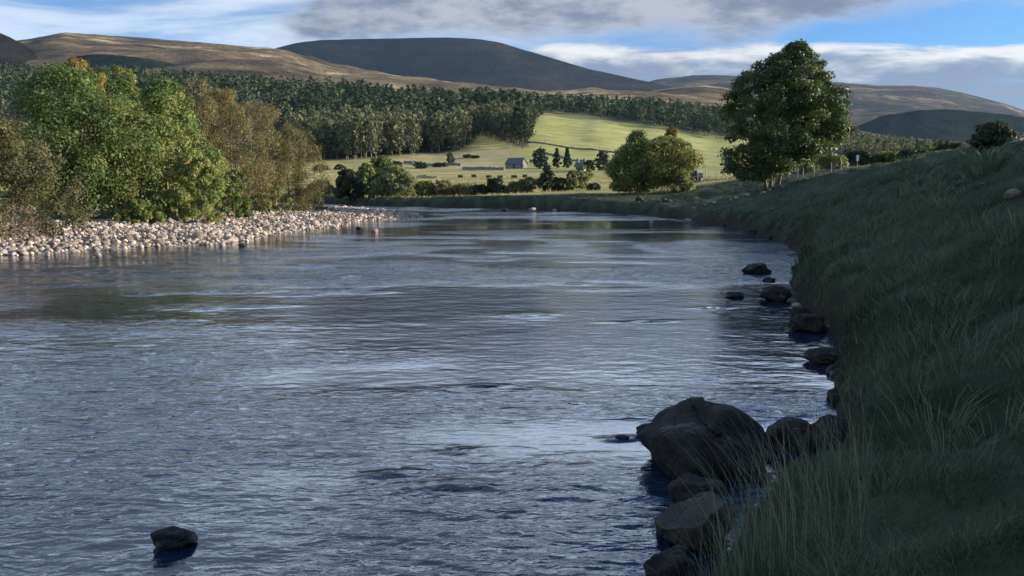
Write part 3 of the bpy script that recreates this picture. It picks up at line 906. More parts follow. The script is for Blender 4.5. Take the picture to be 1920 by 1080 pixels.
for i in range(70):
    row = 140 + rsy.random() * 165
    cx = np.interp(row, [p[0] for p in prof], [p[1] for p in prof]); hw = np.interp(row, [p[0] for p in prof], [p[2] for p in prof])
    g = rsy.normal() * 0.7; rl = 0.6 + 0.4 * rsy.random(); rad_ = max(0, hw * k * (0.45 + 0.5 * rsy.random()) - rl * 0.5)
    SY.append(((cx - 1440) * k + math.cos(g) * rad_, math.sin(g) * rad_, P(1440, row, 81)[2] - z, rl * 1.25, rl * 1.25, rl * 0.85))
tree('sycamore_tree', 'large dark green sycamore standing alone on the right bank', 'tree', (x, y, z), rng, H, 1.5, 11, 0, 92000, 0.105, LM['sycamore'], 'bark', r0=0.34, stems=5, spread=0.55, lobes=SY, limbs=12, jitter=0.8, shell=0.3, tint_lobe=0.3, front=0.4)

# the pair by the bend, and the clump across the bend
MIDT = [
    ('alder_tree', 'rounded dark green tree at the bend, left one of the pair with the brown-green tree', 1190, 105, 246, 7.4, 0.04, 44, 12000, 0.14, 'alder', 'egg', 'bark', 3),
    ('birch_tree', 'round brown-olive tree with pale stems at the bend, right one of the pair', 1246, 101, 256, 7.8, 0.13, 44, 12000, 0.12, 'olive', 'oval', 'bark_pale', 6),
    ('birch_tree', 'yellow-green slim treetop rising between the dark tree and the brown-olive tree', 1254, 110, 238, 3.4, 0.4, 20, 3500, 0.14, 'gold', 'oval', 'bark', 2),
    ('leafy_shrub', 'low pale leafy scrub around the stems of the brown-olive tree', 1278, 99, 322, 3.0, 0.02, 20, 2600, 0.10, 'grey', 'dome', 'bark_pale', 3),
    ('alder_tree', 'dark bushy alder across the river, leftmost of the clump beyond the cobble point', 655, 128, 318, 4.6, 0.04, 30, 6000, 0.17, 'dark', 'dome', 'bark', 3),
    ('leafy_tree', 'green-topped tree behind the grey-green willow across the river', 722, 138, 294, 6.0, 0.08, 36, 7000, 0.18, 'alder', 'oval', 'bark', 2),
    ('alder_tree', 'small bright-topped alder between the dark alder and the green-topped tree', 688, 134, 306, 3.6, 0.1, 24, 4000, 0.17, 'bright', 'oval', 'bark', 2),
    ('willow_tree', 'round grey-green willow with pale trunk on the far bank across the river', 742, 126, 312, 6.6, 0.12, 46, 9000, 0.14, 'grey', 'dome', 'bark_pale', 2),
    ('alder_tree', 'almost black bush hard against the left of the grey-green willow', 712, 129, 326, 3.6, 0.03, 24, 4000, 0.17, 'dark', 'dome', 'bark', 2),
]
for nm, lab, px, Y, top, w, bf, nl, nleaf, ls, mt, shp, bk, st in MIDT:
    x, y, z = on_ground(px, Y)
    H = hpx(top, px, Y)
    tree(nm, lab, 'shrub' if 'shrub' in nm else 'tree', (x, y, z - 0.05), rng, H, H * bf, w, int(nl * 1.5), int(nleaf * 1.7), ls, LM[mt], bk, shp, stems=st, spread=0.5, r0=H * 0.02, floor=0.1, shell=0.35)

# field edge bushes beyond the far bank
FB = [
    ('shrub', 'brown-grey rounded bush right of the grey-green willow', 797, 128, 340, 3.6, 'olive', 'dome'),
    ('shrub', 'brown bush, second to the right of the grey-green willow', 832, 128, 339, 3.6, 'brown', 'dome'),
    ('shrub', 'low grey-brown bush in the middle of the field edge row', 872, 129, 345, 3.8, 'brown', 'dome'),
    ('shrub', 'low dark bush just left of the black-green round bush at the field edge', 900, 128, 347, 3.0, 'dark', 'dome'),
    ('shrub', 'black-green round bush, darkest of the field edge row', 929, 127, 335, 3.6, 'dark', 'dome'),
    ('shrub', 'low brown-green bush left of the dark fir at the field edge', 968, 126, 341, 3.0, 'olive', 'dome'),
    ('shrub', 'taller grey bush close to the dark fir at the field edge', 990, 127, 333, 2.6, 'grey', 'oval'),
    ('fir_tree', 'dark pointed fir standing in the field edge row below the farmhouse', 1026, 125, 314, 4.4, 'dark', 'cone'),
    ('shrub', 'dark leafy bush touching the right side of the dark fir', 1048, 125, 334, 2.8, 'dark', 'dome'),
    ('birch_tree', 'slim olive birch right of the dark fir at the field edge', 1070, 125, 322, 2.2, 'olive', 'oval'),
    ('birch_tree', 'pale feathery birch at the right end of the field edge row', 1090, 127, 312, 3.0, 'grey', 'oval'),
    ('shrub', 'small low bush alone near the dark tree at the bend', 1112, 120, 345, 1.8, 'dark', 'dome'),
    ('shrub', 'leafy grey-green scrub in the gap behind the last olive willow', 612, 140, 342, 3.4, 'olive', 'dome'),
    ('shrub', 'dark green scrub in the sunny gap left of the dark bushy alder', 600, 165, 345, 4.2, 'alder', 'dome'),
]
for nm, lab, px, Y, top, w, mt, shp in FB:
    x, y, z = on_ground(px, Y)
    H = max(1.0, hpx(top, px, Y))
    H *= 1.05; w *= 1.12
    tree(nm, lab, 'shrub' if nm == 'shrub' else 'tree', (x, y, z - 0.05), rng, H, H * 0.06, w, 34, 4200, 0.12, LM[mt], shape=shp, stems=3 if nm == 'shrub' else 1, spread=0.3, r0=H * 0.025, floor=0.05, group='bushes along the field edge', shell=0.35)

# trees round the farm
FT = [
    ('fir_tree', 'broad dark conifer right beside the stone barn', 1013, 300, 278, 7.0, 'pine', 'dome'),
    ('fir_tree', 'left one of the two dark pointed firs by the farm', 1043, 302, 278, 4.0, 'pine', 'cone'),
    ('fir_tree', 'right one of the two dark pointed firs by the farm', 1062, 300, 277, 4.4, 'pine', 'cone'),
    ('leafy_tree', 'dark rounded tree right of the farm cottages', 1128, 285, 283, 6.0, 'dark', 'oval'),
    ('leafy_tree', 'smaller dark tree at the left of the farm cottages', 1104, 280, 301, 4.2, 'dark', 'oval'),
    ('birch_tree', 'lone slim birch standing in the rough meadow left of the barn', 846, 330, 285, 3.6, 'birch', 'oval'),
]
for nm, lab, px, Y, top, w, mt, shp in FT:
    x, y, z = on_ground(px, Y)
    H = hpx(top, px, Y)
    tree(nm, lab, 'tree', (x, y, z - 0.05), rng, H, H * 0.08, w, 30, 1500, 0.34, LM[mt], shape=shp, r0=H * 0.02, floor=0.1, shell=0.35)

# behind the fence on the right: a band of bushes and the lone round bush on the crest
BF = [(1500, 104, 302, 3.8, 'olive', 'olive rounded bush behind the wire fence, next to the sycamore'),
      (1548, 108, 290, 4.6, 'olive', 'olive green tree behind the wire fence with a flat pale top'),
      (1604, 112, 282, 4.6, 'dark', 'dark tree behind the white sign on the fence'),
      (1652, 112, 286, 4.6, 'alder', 'green bush behind the bank right of the white sign'),
      (1700, 112, 288, 4.4, 'dark', 'dark bush beyond the crest where the grass is lit'),
      (1770, 104, 268, 4.2, 'dark', 'small dark treetop over the crest left of the round bush'),
      (1735, 118, 277, 4.0, 'alder', 'green bush just left of the small dark treetop over the crest')]
for px, Y, top, w, mt, lab in BF:
    x, y, z = on_ground(px, Y)
    H = max(1.5, hpx(top, px, Y))
    tree('shrub', lab, 'shrub', (x, y, z - 0.05), rng, H, H * 0.04, w, 30, 4200, 0.15, LM[mt], shape='dome', stems=3, spread=0.4, r0=H * 0.025, floor=0.05, group='bushes behind the fence', shell=0.35)
BY = hit_row(1850, 275)
x, y, z = on_ground(1850, BY)
H = hpx(227, 1850, BY)
tree('round_bush', 'dark round bush alone on the crest of the right bank', 'shrub', (x, y, z - 0.08), rng, H, 0.02, 74 / F_PX * BY, 70, 14000, 0.042, LM['dark'], shape='dome', stems=4, spread=0.3, r0=0.06, lob=0.3, rough=0.1, floor=0.03, shell=0.4)


# ------------------------------------------------------------------ the wood on the valley side
def wood_tree(kind, seed, nleaf):
    r = np.random.default_rng(seed)
    if kind == 'pine':
        H, base, w = 14.0, 2.5 + r.random() * 2, 6.6 + r.random() * 2.0
        L = crown_lobes(r, H, base, w, 22, 'cone' if r.random() < 0.3 else 'egg', lob=0.40)
        V, F, t = leaves(r, L, nleaf, 0.52, up=0.3, shell=0.4, tint_lobe=0.3)
        bk = 'bark'
    else:
        H, base, w = 14.0, 2.2 + r.random() * 1.5, 5.0 + r.random() * 1.5
        L = crown_lobes(r, H, base, w, 22, 'oval', lob=0.36, vstretch=1.5)
        V, F, t = leaves(r, L, nleaf, 0.46, up=0.1, shell=0.35, droop=0.9, tint_lobe=0.3)
        bk = 'bark'
    return r, H, base, L, V, F, t, bk


PROTO = {}
for kind in ('pine', 'birch'):
    PROTO[kind] = []
    for s in range(5):
        r, H, base, L, V, F, t, bk = wood_tree(kind, 100 + s + (50 if kind == 'birch' else 0), 420)
        PROTO[kind].append((mesh_np(kind + '_crown', V, F, LM[kind], {'tint': t}, smooth=False),
                            trunk_mesh(kind + '_trunk', r, H, base, 0.2, L, MAT[bk], limbs=4, n=5)))


def wood_spots(n, seed):
    r = np.random.default_rng(seed)
    # uniform over the plan of the valley side
    Y = np.sqrt(r.random(n)) * 1150
    px = -250 + r.random(n) * 2100
    keep = Y > 300
    Y, px = Y[keep], px[keep]
    x = (px - 960) / F_PX * Y
    z = ground_z(x, Y)
    py = 350 - F_PX * (z - CAM_H) / Y
    return x, Y, z, px, py


sxs, sys_, szs, spx, spy = wood_spots(60000, 3)
low_edge = np.interp(spx, [-250, 560, 600, 700, 800, 860, 885, 900, 940, 985, 1000, 1020, 1100, 1200, 1300, 1400, 1850], [318, 306, 302, 300, 290, 286, 272, 258, 268, 282, 236, 216, 222, 238, 256, 270, 300])
top_edge = np.interp(spx, [-250, 0, 200, 400, 600, 760, 900, 1000, 1200, 1400, 1850], [135, 130, 150, 165, 182, 196, 203, 203, 205, 214, 240])
in_wood = (spy < low_edge) & (spy > top_edge) & (spx < 1480)
# the slope of low trees right of the sycamore
lowr = np.interp(spx, [1480, 1540, 1760, 1850], [282, 300, 322, 330]); topr = np.interp(spx, [1400, 1540, 1580, 1660, 1760, 1850], [240, 262, 262, 276, 292, 300])
right_wood = (spx >= 1400) & (spy < lowr) & (spy > topr) & (spx < 1800)
sel = np.where(in_wood | right_wood)[0]
# thin to a natural spacing
order = np.random.default_rng(5).permutation(sel)
grid = {}
chosen = []
for i in order:
    gap = 5.0 if spx[i] < 1400 else 4.4
    gap *= 1.12 + max(0, (sys_[i] - 480) / 900)
    key = (int(sxs[i] // gap), int(sys_[i] // gap), int(gap * 10) // 4)
    if key in grid:
        continue
    grid[key] = 1
    chosen.append(i)
chosen = np.array(chosen)
frac = (low_edge[chosen] - spy[chosen]) / np.maximum(low_edge[chosen] - top_edge[chosen], 1)
rr3 = np.random.default_rng(8)
mixn = fbm(sxs[chosen] * 0.02, sys_[chosen] * 0.02, 3, 77)
is_birch = ((frac + mixn * 0.9 + rr3.normal(size=len(chosen)) * 0.08) < 0.34) & (spx[chosen] < 960) | right_wood[chosen] & (rr3.random(len(chosen)) < 0.8)
is_birch |= rr3.random(len(chosen)) < 0.12 + 0.25 * (mixn > 0.14)
heights = np.where(is_birch, 0.80 + 0.35 * rr3.random(len(chosen)), 0.62 + 0.62 * rr3.random(len(chosen)))
heights = np.where(right_wood[chosen], heights * 0.75, heights)
heights = heights * np.where(spx[chosen] > 985, 1.1, 1.28)
# show largest first: height over distance, and not hidden behind the left bank trees
hidden = (spx[chosen] < 540) & (spy[chosen] > 190)
score = heights / sys_[chosen] * np.where(hidden, 0.0, 1.0)
score = np.where((spx[chosen] > 1360) & (spx[chosen] < 1570), 0, score)
seen = ~hidden
lab = {'pine': ('dark green pine in the wood on the far valley side', 'pines of the hillside wood'),
       'birch': ('grey-green birch along the lower edge of the hillside wood', 'birches of the hillside wood')}
rest = []
for kind, msk in (('pine', ~is_birch), ('birch', is_birch)):
    ids = np.where(msk)[0]
    ids = ids[np.argsort(-score[ids])]
    protos = []
    for n_, i in enumerate(ids):
        j = chosen[i]
        loc = (float(sxs[j]), float(sys_[j]), float(szs[j]) - 0.3)
        s = float(heights[i]); rz = rr3.random() * 6.28
        scl = (s * (0.85 + 0.3 * rr3.random()), s * (0.85 + 0.3 * rr3.random()), s)
        if n_ < 290 and score[i] > 0:
            l_ = lab[kind][0]
            if kind == 'birch':
                l_ = ('pale low birch on the slope beyond the wire fence' if right_wood[j] else 'pale birch among the dark pines above the green field' if spx[j] > 985 else
                      l_ if frac[i] < 0.4 else 'pale birch scattered among the dark pines higher on the slope')
            else:
                l_ = ('dark pine on the slope beyond the wire fence' if right_wood[j] else 'dark pine in the belt of trees above the green field' if spx[j] > 985 else
                      'dark pine low on the slope just behind the front birches' if frac[i] < 0.45 else 'dark pine high on the wooded slope under the brown hill')
            if n_ < 5:
                t = thing(kind + '_tree', l_, 'tree', loc, rz, lab[kind][1], scl)
                link('crown', PROTO[kind][n_][0], t); link('trunk', PROTO[kind][n_][1], t)
                protos.append(t)
            else:
                dup(protos[n_ % 5], loc, rz, scl, l_)
        elif score[i] > 0 or (hidden[i] and spy[j] < 235 and rr3.random() < 0.3):
            rest.append((kind, loc, scl, rz))
# the remaining, smaller trees of the wood
for kind in ('pine', 'birch'):
    base_m = []
    for s in range(6):
        r, H, base, L, V, F, t, bk = wood_tree(kind, 300 + s + (50 if kind == 'birch' else 0), 54)
        V = V.reshape(-1, 4, 3); c_ = V.mean(1, keepdims=True); V = (c_ + (V - c_) * 2.2).reshape(-1, 3)
        base_m.append((V, t))
    Vs, Ts = [], []
    for n_, (kd, loc, scl, rz) in enumerate(rest):
        if kd != kind:
            continue
        V, t = base_m[n_ % 6]
        ca, sa = math.cos(rz), math.sin(rz)
        X = np.stack([(V[:, 0] * ca - V[:, 1] * sa) * scl[0], (V[:, 0] * sa + V[:, 1] * ca) * scl[1], V[:, 2] * scl[2]], -1) + np.array(loc)
        Vs.append(X); Ts.append(np.clip(t + rr3.normal() * 0.12, 0, 1))
    if Vs:
        Vs = np.concatenate(Vs); Ts = np.concatenate(Ts)
        link(kind + '_wood', mesh_np(kind + '_wood', Vs, np.arange(len(Vs)).reshape(-1, 4), LM[kind], {'tint': Ts}, smooth=False), kind='stuff',
             label='dark pines of the hillside wood, massed behind' if kind == 'pine' else 'grey birches massed in the hillside wood', category='wood')
print('wood', len(chosen), 'birch', int(is_birch.sum()), 'rest', len(rest))


# ------------------------------------------------------------------ stones
def ico(sub):
    import bmesh
    bm = bmesh.new()
    bmesh.ops.create_icosphere(bm, subdivisions=sub, radius=1.0)
    V = np.array([v.co[:] for v in bm.verts]); F = np.array([[v.index for v in f.verts] for f in bm.faces])
    bm.free()
    return V, F


def rock_shape(V, seed, amp=0.25, facets=9, squash=(1, 1, 0.75), fine=0.0):
    """a rounded stone cut by a few random flat faces"""
    r = np.random.default_rng(seed)
    P_ = V.copy()
    for i in range(facets):
        n = unit(r.normal(size=(1, 3)))[0]
        h = 0.72 + 0.25 * r.random()
        d = P_ @ n
        P_ = P_ - np.outer(np.maximum(0, d - h), n) * 0.9
    P_ = P_ * (1 + amp * (vn(V[:, 0] * 1.6 + 7 * seed, V[:, 1] * 1.6 + V[:, 2] * 1.3, seed)[:, None] - 0.5))
    if fine:
        P_ = P_ * (1 + fine * (fbm(V[:, 0] * 5 + V[:, 2] * 3 + 5 * seed, V[:, 1] * 5 - V[:, 2] * 4, 3, seed)[:, None]))
    return P_ * np.array(squash)


I0 = ico(1); I1 = ico(2); I2 = ico(3); I4 = ico(5)
cob_mesh = [mesh_np('cobble', rock_shape(I1[0], 40 + s, 0.3, 10, (1, 0.8 + 0.04 * s, 0.7)), I1[1], MAT['cobble'], smooth=False) for s in range(8)]
r5 = np.random.default_rng(15)
n = 90000
cx = -46 + r5.random(n) * 42; cy = 24 + r5.random(n) * 72
cz, csd, cl = ground_z(cx, cy, True)
cpx = 960 + F_PX * cx / cy
ok = cl & (csd > -0.5) & (csd < 9.0 + 2.5 * vn(cx * 0.3, cy * 0.3, 4)) & (cpx > -140)
ok &= (csd > 0.0) | (r5.random(n) < 0.12)
cx, cy, cz, csd = cx[ok], cy[ok], cz[ok], csd[ok]
sz_ = 0.066 * np.exp(r5.normal(size=len(cx)) * 0.40)
sz_ = np.clip(sz_, 0.04, 0.36) * (1 + 0.25 * (csd < 2.5))
# spacing by size
grid = {}; keep = []
for i in np.argsort(-sz_):
    g = 0.19
    gi, gj = int(cx[i] // g), int(cy[i] // g)
    rad_ = sz_[i]
    hit = False
    for a in range(-2, 3):
        for b in range(-2, 3):
            for (X_, Y_, R_) in grid.get((gi + a, gj + b), ()):
                if math.hypot(X_ - cx[i], Y_ - cy[i]) < (R_ + rad_) * 0.78:
                    hit = True; break
            if hit: break
        if hit: break
    if hit:
        continue
    grid.setdefault((gi, gj), []).append((cx[i], cy[i], rad_)); keep.append(i)
keep = np.array(keep)
app = sz_[keep] / np.hypot(cx[keep], cy[keep])
inview = cpx[ok][keep] > -20
order = keep[np.argsort(-np.where(inview, app, 0))]
print('cobbles', len(order))
proto_c = None
for n_, i in enumerate(order[:290]):
    o = link('cobble_stone', cob_mesh[n_ % 8], None, (cx[i], cy[i], max(cz[i], -0.04) + sz_[i] * 0.38))
    o.scale = (sz_[i] * (0.9 + 0.5 * r5.random()), sz_[i] * (0.85 + 0.4 * r5.random()), sz_[i] * (0.85 + 0.5 * r5.random()))
    o.rotation_euler = (r5.normal() * 0.3, r5.normal() * 0.3, r5.random() * 6.28)
    o['label'] = 'pale rounded cobble in the shallows at the edge of the sunlit bar' if csd[i] < 0 else 'pale rounded cobble among many on the sunlit gravel bar'
    o['category'] = 'stone'; o['group'] = 'cobbles of the gravel bar'
shp = [rock_shape(I0[0], 70 + s, 0.35, 3, (1.15, 0.92, 0.8)) for s in range(10)]
Vs = []; Fs = []; off = 0; Ts = []
for n_, i in enumerate(order[290:]):
    V = shp[n_ % 10]
    a = r5.random() * 6.28; ca, sa = math.cos(a), math.sin(a)
    s = sz_[i] * (0.9 + 0.3 * r5.random())
    X = np.stack([(V[:, 0] * ca - V[:, 1] * sa), (V[:, 0] * sa + V[:, 1] * ca), V[:, 2] * (0.8 + 0.5 * r5.random())], -1) * s + np.array([cx[i], cy[i], max(cz[i], -0.03) + s * 0.35])
    Vs.append(X); Fs.append(I0[1] + off); off += len(V); Ts.append(np.full(len(V), r5.random()))
gm2, nt, out = new_mat('gravel_stones')
tt = attr(nt, 'tint')
pp = N(nt, 'ShaderNodeBsdfPrincipled', {'Base Color': ramp(nt, tt, [(0, (0.06, 0.05, 0.04)), (0.35, (0.20, 0.16, 0.125)), (0.75, (0.37, 0.30, 0.24)), (1, (0.52, 0.45, 0.38))]), 'Roughness': 0.85})
nt.links.new(pp.outputs[0], out.inputs[0])
link('gravel', mesh_np('gravel', np.concatenate(Vs), np.concatenate(Fs), gm2, {'tint': np.concatenate(Ts)}, smooth=False), kind='stuff', label='smaller pale stones covering the gravel bar', category='gravel')


def boulder(name, label, px, py_base, w_px, h_px, mat, seed, cat='rock', depth=0.8, z0=0.0, amp=0.35, facets=12, fine=0.17, rz=0.0, Y=None, sink=0.35, sub=I4, group=None, shape=None):
    """a rock whose foot shows at (px, py_base) on height z0"""
    x, y, z = PZ(px, py_base, z0) if Y is None else (*on_ground(px, Y),)
    if Y is not None:
        z0 = z
    if px > 1395 and 500 < py_base < 700:
        w_px *= 0.82; h_px *= 0.72; x += 0.12 * y / 20
    kx = math.hypot(y, CAM_H - z0) / F_PX
    w, h = w_px * kx, h_px * kx
    V = rock_shape(sub[0], seed, amp, facets, (1, 1, 1), fine)
    if shape is not None:
        V = shape(V)
    mn_, mx_ = V.min(0), V.max(0)
    V = (V - (mn_ + mx_) / 2) / (mx_ - mn_) * 2
    V = V * np.array([w / 2, w / 2 * depth, h * (1 + sink) / 2])
    V[:, 2] += h * (1 + sink) / 2 - h * sink
    o = link(name, mesh_np(name, V, sub[1], mat), None, (x, y + w / 2 * depth * 0.8, z0), label=label, category=cat, group=group)
    o.rotation_euler = (0, 0, rz)
    return o


def big_shape(V):
    # flat sloping top, broad shoulder to the right, an overhanging nose to the left
    V = V.copy()
    x_, z_ = V[:, 0].copy(), V[:, 2].copy()
    V[:, 2] = z_ - 0.10 * (x_ + 0.1) ** 2 * (z_ > 0) 
    V[:, 0] = x_ * (1 + 0.22 * np.clip(1 - np.abs(z_ + 0.1) / 0.8, 0, 1) * (x_ < 0)) + np.where(x_ < 0, 0.12 * np.clip(-z_ - 0.2, 0, 1), 0)
    V[:, 0] -= np.where(x_ > 0, 0.30 * np.clip(z_ + 0.1, 0, 1), 0)
    return V


BO, BR = MAT['boulder'], MAT['brown_rock']
boulder('boulder', 'largest dark boulder standing in the water at the foot of the right bank', 1345, 900, 258, 118, BO, 4, depth=0.85, shape=big_shape, amp=0.42, facets=2, fine=0.13)
boulder('boulder', 'low rounded dark boulder just behind the largest boulder', 1496, 850, 104, 56, BO, 5, depth=0.9, facets=4)
boulder('boulder', 'dark rock wedged between the low rounded boulder and the grassy bank', 1572, 860, 90, 72, BO, 6, depth=0.9)
boulder('boulder', 'dark undercut rock below the nose of the largest boulder', 1312, 958, 112, 52, BO, 8, depth=0.8, rz=0.5)
boulder('rock', 'brown flat-topped rock leaning over the water in front of the largest boulder', 1318, 1040, 150, 84, BR, 9, depth=0.9, facets=8, shape=lambda V: np.stack([V[:, 0], V[:, 1], np.minimum(V[:, 2], 0.35 + 0.5 * V[:, 0])], -1))
boulder('rock', 'dark rock cut off by the bottom edge near the tall grass', 1270, 1112, 108, 60, BO, 12, depth=0.9, facets=9, rz=0.8)
boulder('rock', 'small dark rock in the water left of the largest boulder', 1218, 818, 48, 20, BO, 14, depth=0.6)
boulder('rock', 'smallest wet stone, left of the small rock by the largest boulder', 1168, 825, 28, 8, BO, 15, depth=0.6)
boulder('rock', 'lone dark rock breaking the water in the lower left', 318, 1031, 80, 32, BO, 16, depth=0.7, shape=lambda V: V * np.array([1, 1, 1]) + np.array([0, 0, 0]))
boulder('boulder', 'dark domed rock standing in the river off the right bank', 1413, 514, 64, 27, BO, 17, depth=0.8)
boulder('rock', 'flat dark rock just below the domed river rock', 1436, 529, 32, 12, BO, 18)
boulder('rock', 'low dark rock by itself in the water left of the bank edge', 1380, 559, 36, 11, BO, 19)
boulder('rock', 'broad dark rock against the bank below the domed river rock', 1452, 566, 76, 40, BO, 20, depth=0.9)
boulder('rock', 'dark rock at the water edge above the domed river rock', 1498, 512, 44, 20, BO, 22)
boulder('rock', 'dark rock at the foot of the overhanging bank', 1515, 625, 84, 48, BO, 23)
boulder('rock', 'long dark rock pushing into the bright ripples by the bank', 1545, 684, 100, 40, BO, 24, depth=0.7)
boulder('rock', 'dark rock under the bank edge where the grass hangs over', 1498, 598, 52, 30, BO, 26)
for j, (px, py, w, h, mt, lb) in enumerate([(1898, 374, 30, 15, 'cobble', 'white stone high on the right bank'), (1795, 352, 22, 9, 'grey_rock', 'grey flat stone bedded in the grass, left of the white stone'),
                                            (1834, 352, 26, 11, 'grey_rock', 'larger grey stone bedded in the grass, near the white stone'), (1738, 366, 26, 9, 'grey_rock', 'worn grey stone lowest of those bedded in the bank grass'),
                                            (1614, 448, 6, 5, 'cobble', 'tiny white stone low in the dark grass of the right bank'), (1700, 352, 12, 5, 'grey_rock', 'small grey stone lying in the bank grass')]):
    boulder('stone', lb, px, 0, w, h, MAT[mt], 27 + j, Y=hit_row(px, py), sub=I2)
for j in range(9):
    f = j / 8
    px, py = 1300 + 170 * f + rnd.uniform(-8, 8), 392 - 38 * f
    boulder('path_stone', 'pale stone along the worn path edge below the sycamore', px, 0, rnd.uniform(5, 11), rnd.uniform(3, 5), MAT['cobble'], 200 + j, Y=min(hit_row(px, py), 90), sub=I2, cat='stone', group='pale stones along the path edge')
for j, (px, py, w, h, mt, lb) in enumerate([(650, 391, 12, 5, BO, 'dark stone in the far channel, first beyond the cobble point'), (690, 392, 10, 4, BO, 'dark stone in the far channel, middle one beyond the cobble point'),
                                            (705, 395, 9, 5, BO, 'dark stone in the far channel nearest the cobble point'), (946, 396, 12, 5, BO, 'dark stone in the water below the far bank'),
                                            (998, 396, 16, 7, MAT['cobble'], 'pale stone in the water below the far bank'), (1222, 419, 8, 6, MAT['cobble'], 'small white stone in the smooth water before the bend'),
                                            (702, 436, 14, 8, MAT['cobble'], 'pale stone alone in the shallows off the cobble point'), (672, 430, 16, 5, BO, 'flat dark stone in the shallows off the cobble point'),
                                            (182, 481, 12, 8, MAT['cobble'], 'pale stone standing alone in the water off the bar, the lowest one'), (88, 480, 9, 9, MAT['cobble'], 'upright white stone in the water near the left edge'),
                                            (415, 462, 11, 9, MAT['cobble'], 'rounded pale stone in the water off the middle of the bar'), (452, 462, 12, 6, BO, 'dark wet stone in the water off the middle of the bar'),
                                            (1040, 396, 8, 4, MAT['cobble'], 'small pale stone at the foot of the far bank'), (1290, 418, 16, 9, MAT['wall_stone'], 'grey stone at the foot of the bank below the sycamore')]):
    boulder('stone', lb, px, py, w, h, mt, 50 + j, sub=I2, cat='stone')
for j in range(30):
    px, py = RIGHT_PX[6 + j % 18]; p2, q2 = RIGHT_PX[7 + j % 18]; f = rnd.random()
    px, py = px + (p2 - px) * f, py + (q2 - py) * f
    k = 1493 * 2.8 / max(py - 350, 1); sz = (0.14 + 0.24 * rnd.random()) * F_PX / k
    boulder('bank_rock', 'small dark rock lodged in the foot of the right bank', px + sz * rnd.uniform(-0.3, 0.5), py, sz, sz * rnd.uniform(0.4, 0.7), BO, 120 + j, sub=I2, cat='rock', group='small rocks along the foot of the right bank', sink=0.5)
# dark rocks heaped under the pair of trees at the bend
for j in range(9):
    px = 1195 + j * 9 + rnd.uniform(-4, 4); Y = 84 + rnd.uniform(-1, 3)
    boulder('bank_rock', 'grey rock in the heap under the pair of trees at the bend', px, 0, 10 + rnd.random() * 8, 6 + rnd.random() * 5, BR, 80 + j, Y=Y, sub=I2, cat='rock', group='rocks heaped at the bend')

# ------------------------------------------------------------------ farm
def house(name, label, px, Y, w, d, wall_h, roof_h, rz, wall_m, chim=True, wins=2):
    x, y, z = on_ground(px, Y)
    t = thing(name, label, 'house', (x, y, z - 0.2), rz)
    mb = MB()
    W2, D2 = w / 2, d / 2
    mb.box((0, 0, wall_h / 2), (w, d, wall_h))
    for sx_ in (-1, 1):              # gables
        pts = [(sx_ * (W2 - 0.002), -D2, wall_h), (sx_ * (W2 - 0.002), D2, wall_h), (sx_ * (W2 - 0.002), 0, wall_h + roof_h)]
        mb.poly(pts if sx_ > 0 else pts[::-1])
    link('wall', mb.mesh('wall', wall_m), t)
    mb = MB()
    e = 0.3; th = 0.18
    for s_ in (-1, 1):
        a = (-W2 - e, s_ * (D2 + e), wall_h - e * roof_h / D2 + 0.03); b = (W2 + e, s_ * (D2 + e), a[2])
        c_ = (W2 + e, 0, wall_h + roof_h + 0.05); d_ = (-W2 - e, 0, wall_h + roof_h + 0.05)
        up_ = lambda p: (p[0], p[1], p[2] + th)
        mb.poly([up_(a), up_(b), up_(c_), up_(d_)] if s_ < 0 else [up_(b), up_(a), up_(d_), up_(c_)])
        mb.poly([b, a, d_, c_] if s_ < 0 else [a, b, c_, d_])
        mb.poly([a, b, up_(b), up_(a)]); mb.poly([b, c_, up_(c_), up_(b)]); mb.poly([d_, a, up_(a), up_(d_)])
    rf = link('roof', mb.mesh('roof', MAT['slate']), t)
    if chim:
        for sx_ in (-1, 1):
            mb = MB(); mb.box((sx_ * (W2 - 0.5), 0, wall_h + roof_h + 0.5), (0.8, 0.7, 1.6)); mb.box((sx_ * (W2 - 0.5), 0, wall_h + roof_h + 1.45), (0.3, 0.3, 0.35))
            link('chimney', mb.mesh('chimney', MAT['wall_stone']), rf)
    for k_ in range(wins):
        xx = -W2 + w * (k_ + 0.5) / wins
        mb = MB(); mb.box((xx, -D2 - 0.01, wall_h * 0.55), (0.9, 0.08, 1.1))
        f = link('window', mb.mesh('window', MAT['white_wall']), t)
        mb = MB(); mb.box((xx, -D2 - 0.045, wall_h * 0.55), (0.72, 0.05, 0.92))
        link('pane', mb.mesh('pane', MAT['dark_glass']), f)
    mb = MB(); mb.box((W2 * 0.05, -D2 - 0.02, 1.0), (0.95, 0.08, 2.0))
    link('door', mb.mesh('door', MAT['dark_timber']), t)
    return t


house('stone_barn', 'stone barn with slate roof and sunlit gable beside dark conifers', 968, 305, 6.8, 4.6, 1.8, 2.0, R(-32), MAT['wall_stone'], False, 1)
house('cottage', 'small white cottage half hidden by trees at the farm', 1088, 290, 3.6, 3.0, 1.7, 1.3, R(-30), MAT['white_wall'], True, 2)
house('shed', 'small pale shed behind the green-topped tree across the river', 702, 235, 3.2, 2.6, 2.0, 1.0, R(-30), MAT['white_wall'], False, 1)
house('field_hut', 'low dark hut by the posts at the corner of the fence beyond the bend', 1297, 122, 2.2, 1.8, 1.0, 0.4, R(-15), MAT['dark_timber'], False, 0)
